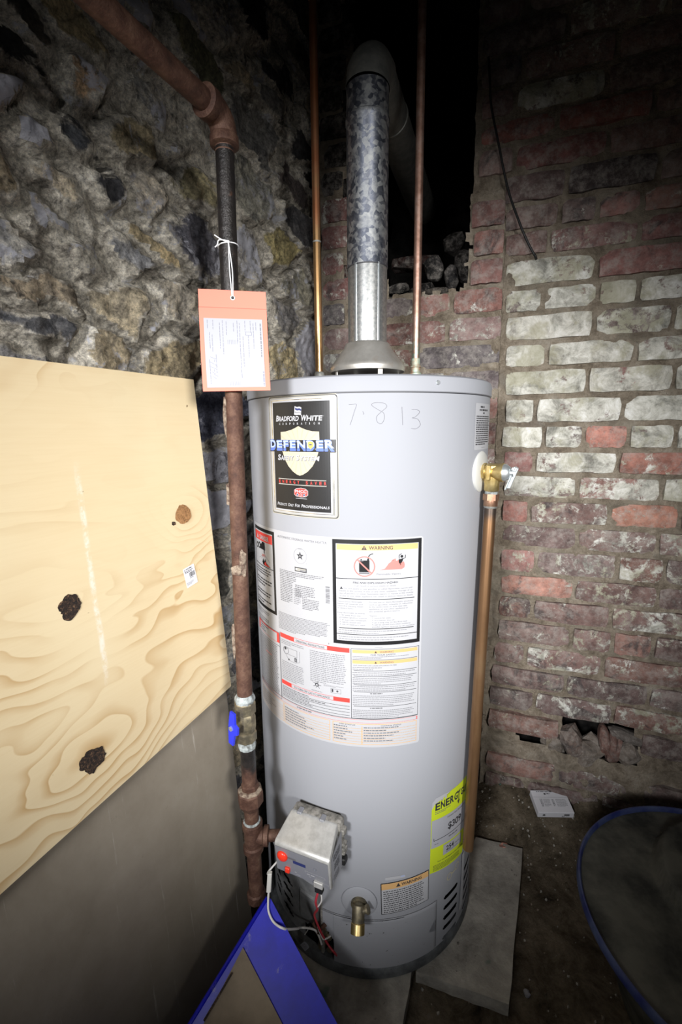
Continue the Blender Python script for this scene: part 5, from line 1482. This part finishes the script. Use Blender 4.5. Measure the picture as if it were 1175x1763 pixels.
g = G(); g.tube(spline([kn, wrapc + Vector((-.006, -.0168, .004)), wrapc + Vector((-.0165, -.015, .011))]), .0009, 6); g.build('string', MAT['string'], tagroot)
g = G(); g.tube(spline([kn + Vector((0, -.001, .001)), wrapc + Vector((-.009, -.018, .003)), wrapc + Vector((-.012, -.019, -.004)), wrapc + Vector((-.016, -.018, -.007))]), .0009, 6); g.build('string', MAT['string'], tagroot)
one('lathe', kn, Vector((0, -1, 0)), [(.0005, -.002), (.0022, -.001), (.0022, .001), (.0005, .002)], 8).build('string', MAT['string'], tagroot, True)

# ================================================================== BOARDS
OFF0, OFF1 = .085, .030
Pb = CORNER + NL * OFF0; lean = (CORNER + NL * OFF1 + Z * 1.2 - Pb).normalized(); bn = EL.cross(lean)
if bn.dot(NL) < 0: bn = -bn
def board(name, pts, base, thick, mats, label, cat, s0=.57):
    """pts: (s, height) outline in the leaning plane; local x along the wall, z up the sheet"""
    n_ = len(pts); V = [(p[0] - s0, 0, p[1]) for p in pts]
    org = Pb + bn * base + EL * s0
    ex, ez = EL, lean; ey = ez.cross(ex)
    sgn = 1 if ey.dot(bn) > 0 else -1
    V = V + [(x, sgn * thick, z) for x, _, z in V]
    fr = tuple(range(n_, 2 * n_)); bk = tuple(range(n_))
    Fc = [fr, bk] + [(i, (i + 1) % n_, n_ + (i + 1) % n_, n_ + i) for i in range(n_)]
    bm = bmesh.new(); bv = [bm.verts.new(v) for v in V]
    for i, f in enumerate(Fc):
        ff = bm.faces.new([bv[k] for k in f]); ff.material_index = 0 if i < 2 else 1
    bmesh.ops.recalc_face_normals(bm, faces=bm.faces[:])
    me = bpy.data.meshes.new(name); bm.to_mesh(me); bm.free()
    for mt in mats: me.materials.append(mt)
    o = bpy.data.objects.new(name, me); COL.objects.link(o)
    mw = Matrix((ex, ey, ez)).transposed().to_4x4(); mw.translation = org; o.matrix_world = mw
    tag(o, label, cat); o['_side'] = sgn
    return o, sgn
hb_, sg = board('hardboard_sheet', [(.545, -.008), (.570, 1.215), (1.42, 1.215), (1.42, -.045), (.80, -.030)], 0, .006, [MAT['hardboard'], MAT['hardboard']], 'large smooth grey-brown hardboard sheet leaning against the stone wall', 'board')
ply, sg = board('plywood_sheet', [(.5545, .598), (.5765, 1.221), (1.40, 1.221), (1.40, .512)], .0065, .012, [MAT['plywood'], MAT['ply_edge']], 'pale knotty plywood sheet leaning in front of the grey hardboard', 'plywood')
del hb_['_side'], ply['_side']
# knots let into the plywood face
def ply_pt(s_, h, l=0): return Vector((s_ - .57, sg * (.012 + l), h))
def local_mesh(name, V, Fc, mat, parent):
    me = bpy.data.meshes.new(name); me.from_pydata(V, [], Fc); me.materials.append(mat); me.update()
    o = bpy.data.objects.new(name, me); COL.objects.link(o); o.parent = parent; return o
def blob(s_, h, ra, rb, rot, seed, l, n=40, jag=.38):
    P = []
    for k in range(n):
        a = k / n * math.tau; q = 1 + jag * noise.noise(Vector((math.cos(a) * 1.6 + seed, math.sin(a) * 1.6, seed))) + jag * .5 * noise.noise(Vector((math.cos(a) * 5, math.sin(a) * 5 + seed, 2)))
        x, y = ra * q * math.cos(a), rb * q * math.sin(a); P.append(ply_pt(s_ + x * math.cos(rot) - y * math.sin(rot), h + x * math.sin(rot) + y * math.cos(rot), l))
    return P
# height of a knot along the sheet is a touch more than its height above the floor
for s_, h, ra, rb, rot, mt, sd in ((.636, .978, .0190, .0165, .2, 'knot_brown', 1), (.862, .883, .0165, .0165, .3, 'knot_dark', 5), (.864, .644, .0205, .0185, .5, 'knot_dark', 9)):
    P = blob(s_, h, ra, rb, rot, sd, .0006, 40, .18 if mt == 'knot_brown' else .32); c = ply_pt(s_, h, .0002 if mt == 'knot_dark' else .0009); n_ = len(P)
    local_mesh('knot', P + [c], [(i, (i + 1) % n_, n_) for i in range(n_)] + [((i + 1) % n_, i, n_) for i in range(0)], MAT[mt], ply)
P = blob(.660, .966, .0050, .0035, .3, 3, .0006, 12); local_mesh('knot', P, [tuple(range(len(P)))], MAT['knot_dark'], ply)
def st_fn(x, y, l):
    a = .16 if True else 0; X, Y = x - 14, y - 19
    xx, yy = X * math.cos(a) - Y * math.sin(a), X * math.sin(a) + Y * math.cos(a)
    return ply.matrix_world @ ply_pt(.6345 - xx / 1000, .862 + yy / 1000, l + .0003)
s = Sheet(st_fn, 50); s.rrect(0, 0, 28, 38, 1.2, 'label', 0)
s.poly([(2, 33), (5, 33), (3.5, 35.6)], 'ink', 1); s.words(7, 24, 36, 32.6, 1, 'ink', 1, 2, h=.5); s.words(3, 26, 32, 27, 2, 'ink', 1, 3, h=.5)
r = random.Random(8); x = 12.
while x < 25.5: w = r.uniform(.4, 1.1); s.rect(x, 17, x + w, 26, 'ink', 1); x += w + r.uniform(.4, .9)
s.words(12, 25, 16.2, 14.2, 1, 'grey', 1, 5, h=.5); s.words(2, 20, 10, 4, 3, 'pale', 1, 6, h=.4)
o = s.g.build('price_sticker', [MAT[q] for q in s.mats], loc=(0, 0, 0)); o.parent = ply; o.matrix_parent_inverse = ply.matrix_world.inverted()

# ---- blue panel propped against the heater
A_ = at(463, 1541, .745); L_ = at(327, 1763, .615); R2_ = at(581, 1763, .615)
e1 = (L_ - A_); e2 = (R2_ - A_)
pn = e1.cross(e2).normalized()
if pn.z < 0: pn = -pn
kL = (A_.z + .018) / (A_.z - L_.z); kR = (A_.z + .018) / (A_.z - R2_.z)
Lf, Rf = A_ + e1 * kL, A_ + e2 * kR
blue = empty('blue_panel', ((Lf + Rf) / 2), 'scuffed blue plastic panel tapering to a point against the heater base', 'panel')
def bary(a, b, l=0): return A_ + e1 * a + e2 * b + pn * l
out = [bary(-.02, .035), bary(.035, -.02)]
poly = [A_ + e1 * .0 + e2 * .03, A_ + e1 * .03, Lf, Rf]
V = []; 
g = G(); g.prism([p - pn * .008 for p in poly], pn * .008); bp = g.build('panel_sheet', MAT['blue_plastic'], blue)
g = G(); rim_p = [A_ + e1 * .02, Lf]; g.tube([p - pn * .001 for p in rim_p], .0038, 10); g.build('rolled_edge', MAT['blue_plastic'], blue, True)
q = [on_plane(419, 1631, A_, pn), on_plane(351, 1763, A_, pn), on_plane(487, 1763, A_, pn)]
w1 = q[1] - q[0]; w2 = q[2] - q[0]
g = G(); g.prism([q[0], q[0] + w1 * 1.9, q[0] + w2 * 1.9], pn * .003); tb = g.build('tan_face', MAT['tan_board'], blue); tb['label'] = 'dull tan board face'
q = [on_plane(400, 1675, A_ + pn * .003, pn), on_plane(352, 1757, A_ + pn * .003, pn)]; d_ = (q[1] - q[0]).normalized(); wd = d_.cross(pn)
one('box', (q[0] + q[1]) / 2 + pn * .003, (q[1] - q[0]) / 2, wd * .0016, pn * .0008).build('groove', MAT['knot_dark'], tb)

# the sensor lead loops down over the blue panel and back to the burner
bpt = lambda x, y, l=.004: on_plane(x, y, A_ + pn * l, pn)
g = G(); g.tube(spline([b1, bpt(462, 1552, .006), bpt(463, 1570), bpt(472, 1588), bpt(490, 1599), at(512, 1599, .755), tank(-.150, .100, .022), tank(-.128, .098, .010), tank(-.119, .086, .006), tank(-.112, .062, .004)]), .0021, 8); g.build('white_wire', MAT['wire_white'], ctl_back, True)

# ================================================================== FLOOR THINGS
# round black tub with blue rim
tc = Vector((.755, .700, 0)); tubr = empty('round_tub', (tc.x, tc.y, -.03), 'round dusty black lidded tub with blue rim on the earth floor', 'tub')
one('lathe', tc, Z, [(.19, -.028), (.195, -.026), (.262, .178), (.262, .180)], 72).build('body', MAT['tub'], tubr, True, 40)
g = G(); prf = [(.270, .180), (.286, .182), (.2895, .188), (.2895, .198), (.287, .203), (.284, .203), (.281, .199), (.281, .190)]
g.lathe(tc, Z, prf, 96, caps=False); g.build('rim', MAT['tub_rim'], tubr, True, 50)
lc_ = tc + Vector((.06, .045, 0))
g = G(); V = []; nr, na = 48, 120
for i in range(nr + 1):
    for k in range(na):
        a = k / na * math.tau; rr = .283 * i / nr; p = tc + Vector((rr * math.cos(a), rr * math.sin(a), 0))
        d = (p - lc_); dr = math.hypot(d.x / .165, d.y / .185)
        st = min(1, max(0, (1.02 - dr) / .05)); hgt = .192 + .032 * st + .003 * fbm(p, 14, 3) * (1 if i < nr - 1 else 0)
        V.append(p + Z * hgt)
g.add(V, [(i * na + k, i * na + (k + 1) % na, (i + 1) * na + (k + 1) % na, (i + 1) * na + k) for i in range(nr) for k in range(na)]); g.build('lid', MAT['tub'], tubr, True)

# white carton by the wall
BZ = .050
b00, b10 = on_floor(926, 1407, BZ), on_floor(988, 1408, BZ)
bx = (b10 - b00); bw = bx.length; bx.normalize(); by0 = Vector((-bx.y, bx.x, 0)); tl = CART[4]
by = by0 * math.cos(tl) + Z * math.sin(tl); bu = Z * math.cos(tl) - by0 * math.sin(tl); bl_, bh = .066, .020
root = empty('small_carton', (b00 + b10) / 2 + by * bl_ / 2, 'small flat white printed carton lying near the brick wall', 'box')
g = G(); g.box((b00 + b10) / 2 + by * bl_ / 2 + bu * bh / 2, bx * bw / 2, by * bl_ / 2, bu * bh / 2, .001); cb = g.build('carton', MAT['carton'], root)
bwm = bw * 1000; ky = bl_ * 1000 / 98; kz = bh * 1000 / 30; kx = bwm / 108
s = Sheet(lambda x, y, l: b00 + bx * (x * kx / 1000) + by * (y * ky / 1000) + bu * (bh + l), 100)
s.rect(.3, 66, 107.7, 66.8, 'pale', 0); s.words(16, 86, 93, 88, 1, 'ink', 0, 2, h=.6); s.disc(40, 81, 3.4, 'ink', 0, 12); s.words(46, 68, 84, 79, 1, 'ink', 0, 3, h=.6)
s.words(18, 26, 60, 26, 7, 'ink', 0, 4, h=.4); s.words(54, 62, 58, 28, 7, 'ink', 0, 6, h=.4); s.words(28, 50, 60, 26, 8, 'grey', 0, 5, h=.3); s.words(66, 100, 60, 26, 8, 'grey', 0, 8, h=.3); s.build('carton_print', cb)
end_fn = lambda x, y, l: b00 + bx * (x * kx / 1000) - by * l + bu * (y * kz / 1000)
s = Sheet(end_fn, 100); s.disc(18, 16, 4, 'ink', 0, 10); s.rect(13, 10, 23, 11.4, 'ink', 0); s.build('carton_mark', cb)
s = Sheet(end_fn, 100); s.rect(78, 14, 94, 21, 'ink', 0); s.words(72, 96, 11, 5, 2, 'ink', 0, 3, h=.6); s.build('carton_end_print', cb)

# brick chips and pebbles
def chip(px, py, sz, mat, label, col, seed, grp=None, cat='brick chip', name='brick_chip'):
    p = on_floor(px, py, -.024); h = floor_h(p.x, p.y)
    p = on_floor(px, py, h + sz[2] * .7); h = floor_h(p.x, p.y)
    o = chunk(name, (p.x, p.y, h + sz[2] * .7), sz, mat, None, seed, None, col, 2, .5); tag(o, label, cat, grp); return o
chip(867, 1431, (.018, .014, .012), MAT['brick'], 'orange-red broken brick chip on the earth beside the slab', (.62, .20, .10, .0), 4)
chip(887, 1466, (.005, .005, .004), MAT['brick'], 'tiny orange brick crumb at the corner of the slab', (.62, .20, .06, .0), 8)
chip(1127, 1376, (.018, .012, .014), MAT['brick'], 'pinkish brick fragment against the wall behind the round tub', (.34, .20, .16, .3), 12)
chip(1095, 1369, (.008, .008, .010), MAT['stone'], 'pale stone fragment against the wall behind the round tub', (.3, .3, .3, .9), 13, cat='stone', name='stone_fragment')
chip(908, 1711, (.006, .006, .006), MAT['stone'], 'pale pebble on dark earth past the end of the long slab', (.5, .48, .42, .9), 14, cat='pebble', name='pebble')
chip(893, 1447, (.014, .008, .006), MAT['stone'], 'flat grey mortar lump at the corner of the slab', (.3, .29, .26, .6), 15, cat='mortar lump', name='mortar_lump')
# loose grit over the earth
gr = random.Random(21); g = G()
for k in range(1100):
    if gr.random() < .55:
        e = gr.uniform(.5, 1.1); d = abs(gr.gauss(0, .14)) + .02; p = CORNER + EB * e + NB * d
    else: p = Vector((gr.uniform(-.15, .75), gr.uniform(.55, 1.1), 0))
    if (p - CORNER).dot(NL) < .15 or (p - CORNER).dot(NB) < .02: continue
    r_ = gr.uniform(.0012, .0042); zf = floor_h(p.x, p.y) + r_ * .3
    ax = Vector((gr.gauss(0, 1), gr.gauss(0, 1), gr.gauss(0, 1))).normalized(); ay = ax.orthogonal().normalized(); az = ax.cross(ay); c = Vector((p.x, p.y, zf))
    g.add([c + ax * r_ * 1.3, c - ax * r_, c + ay * r_, c - ay * r_ * 1.2, c + az * r_ * .8, c - az * r_ * .8], [(0, 2, 4), (2, 1, 4), (1, 3, 4), (3, 0, 4), (2, 0, 5), (1, 2, 5), (3, 1, 5), (0, 3, 5)], gr.choice((0, 0, 0, 0, 1, 1, 2)))
o = g.build('floor_grit', [MAT['earth'], MAT['concrete'], MAT['mortar']], floor); o['kind'] = 'stuff'

# black cable down the brick wall
cp = [(.440, 1.99), (.446, 1.93), (.451, 1.884), (.473, 1.793), (.498, 1.699), (.529, 1.616), (.550, 1.572), (.568, 1.541)]
g = G(); g.tube(spline([CORNER + EB * a + Z * b + NB * (.016 + .004 * math.sin(b * 40)) for a, b in cp]), .0028, 8); g.tube([CORNER + EB * .568 + Z * 1.541 + NB * .016, CORNER + EB * .572 + Z * 1.537 + NB * .001], .0032, 8)
o = g.build('black_cable', MAT['black_rubber'], None, True); tag(o, 'thin black cable hanging down the brick wall', 'cable')
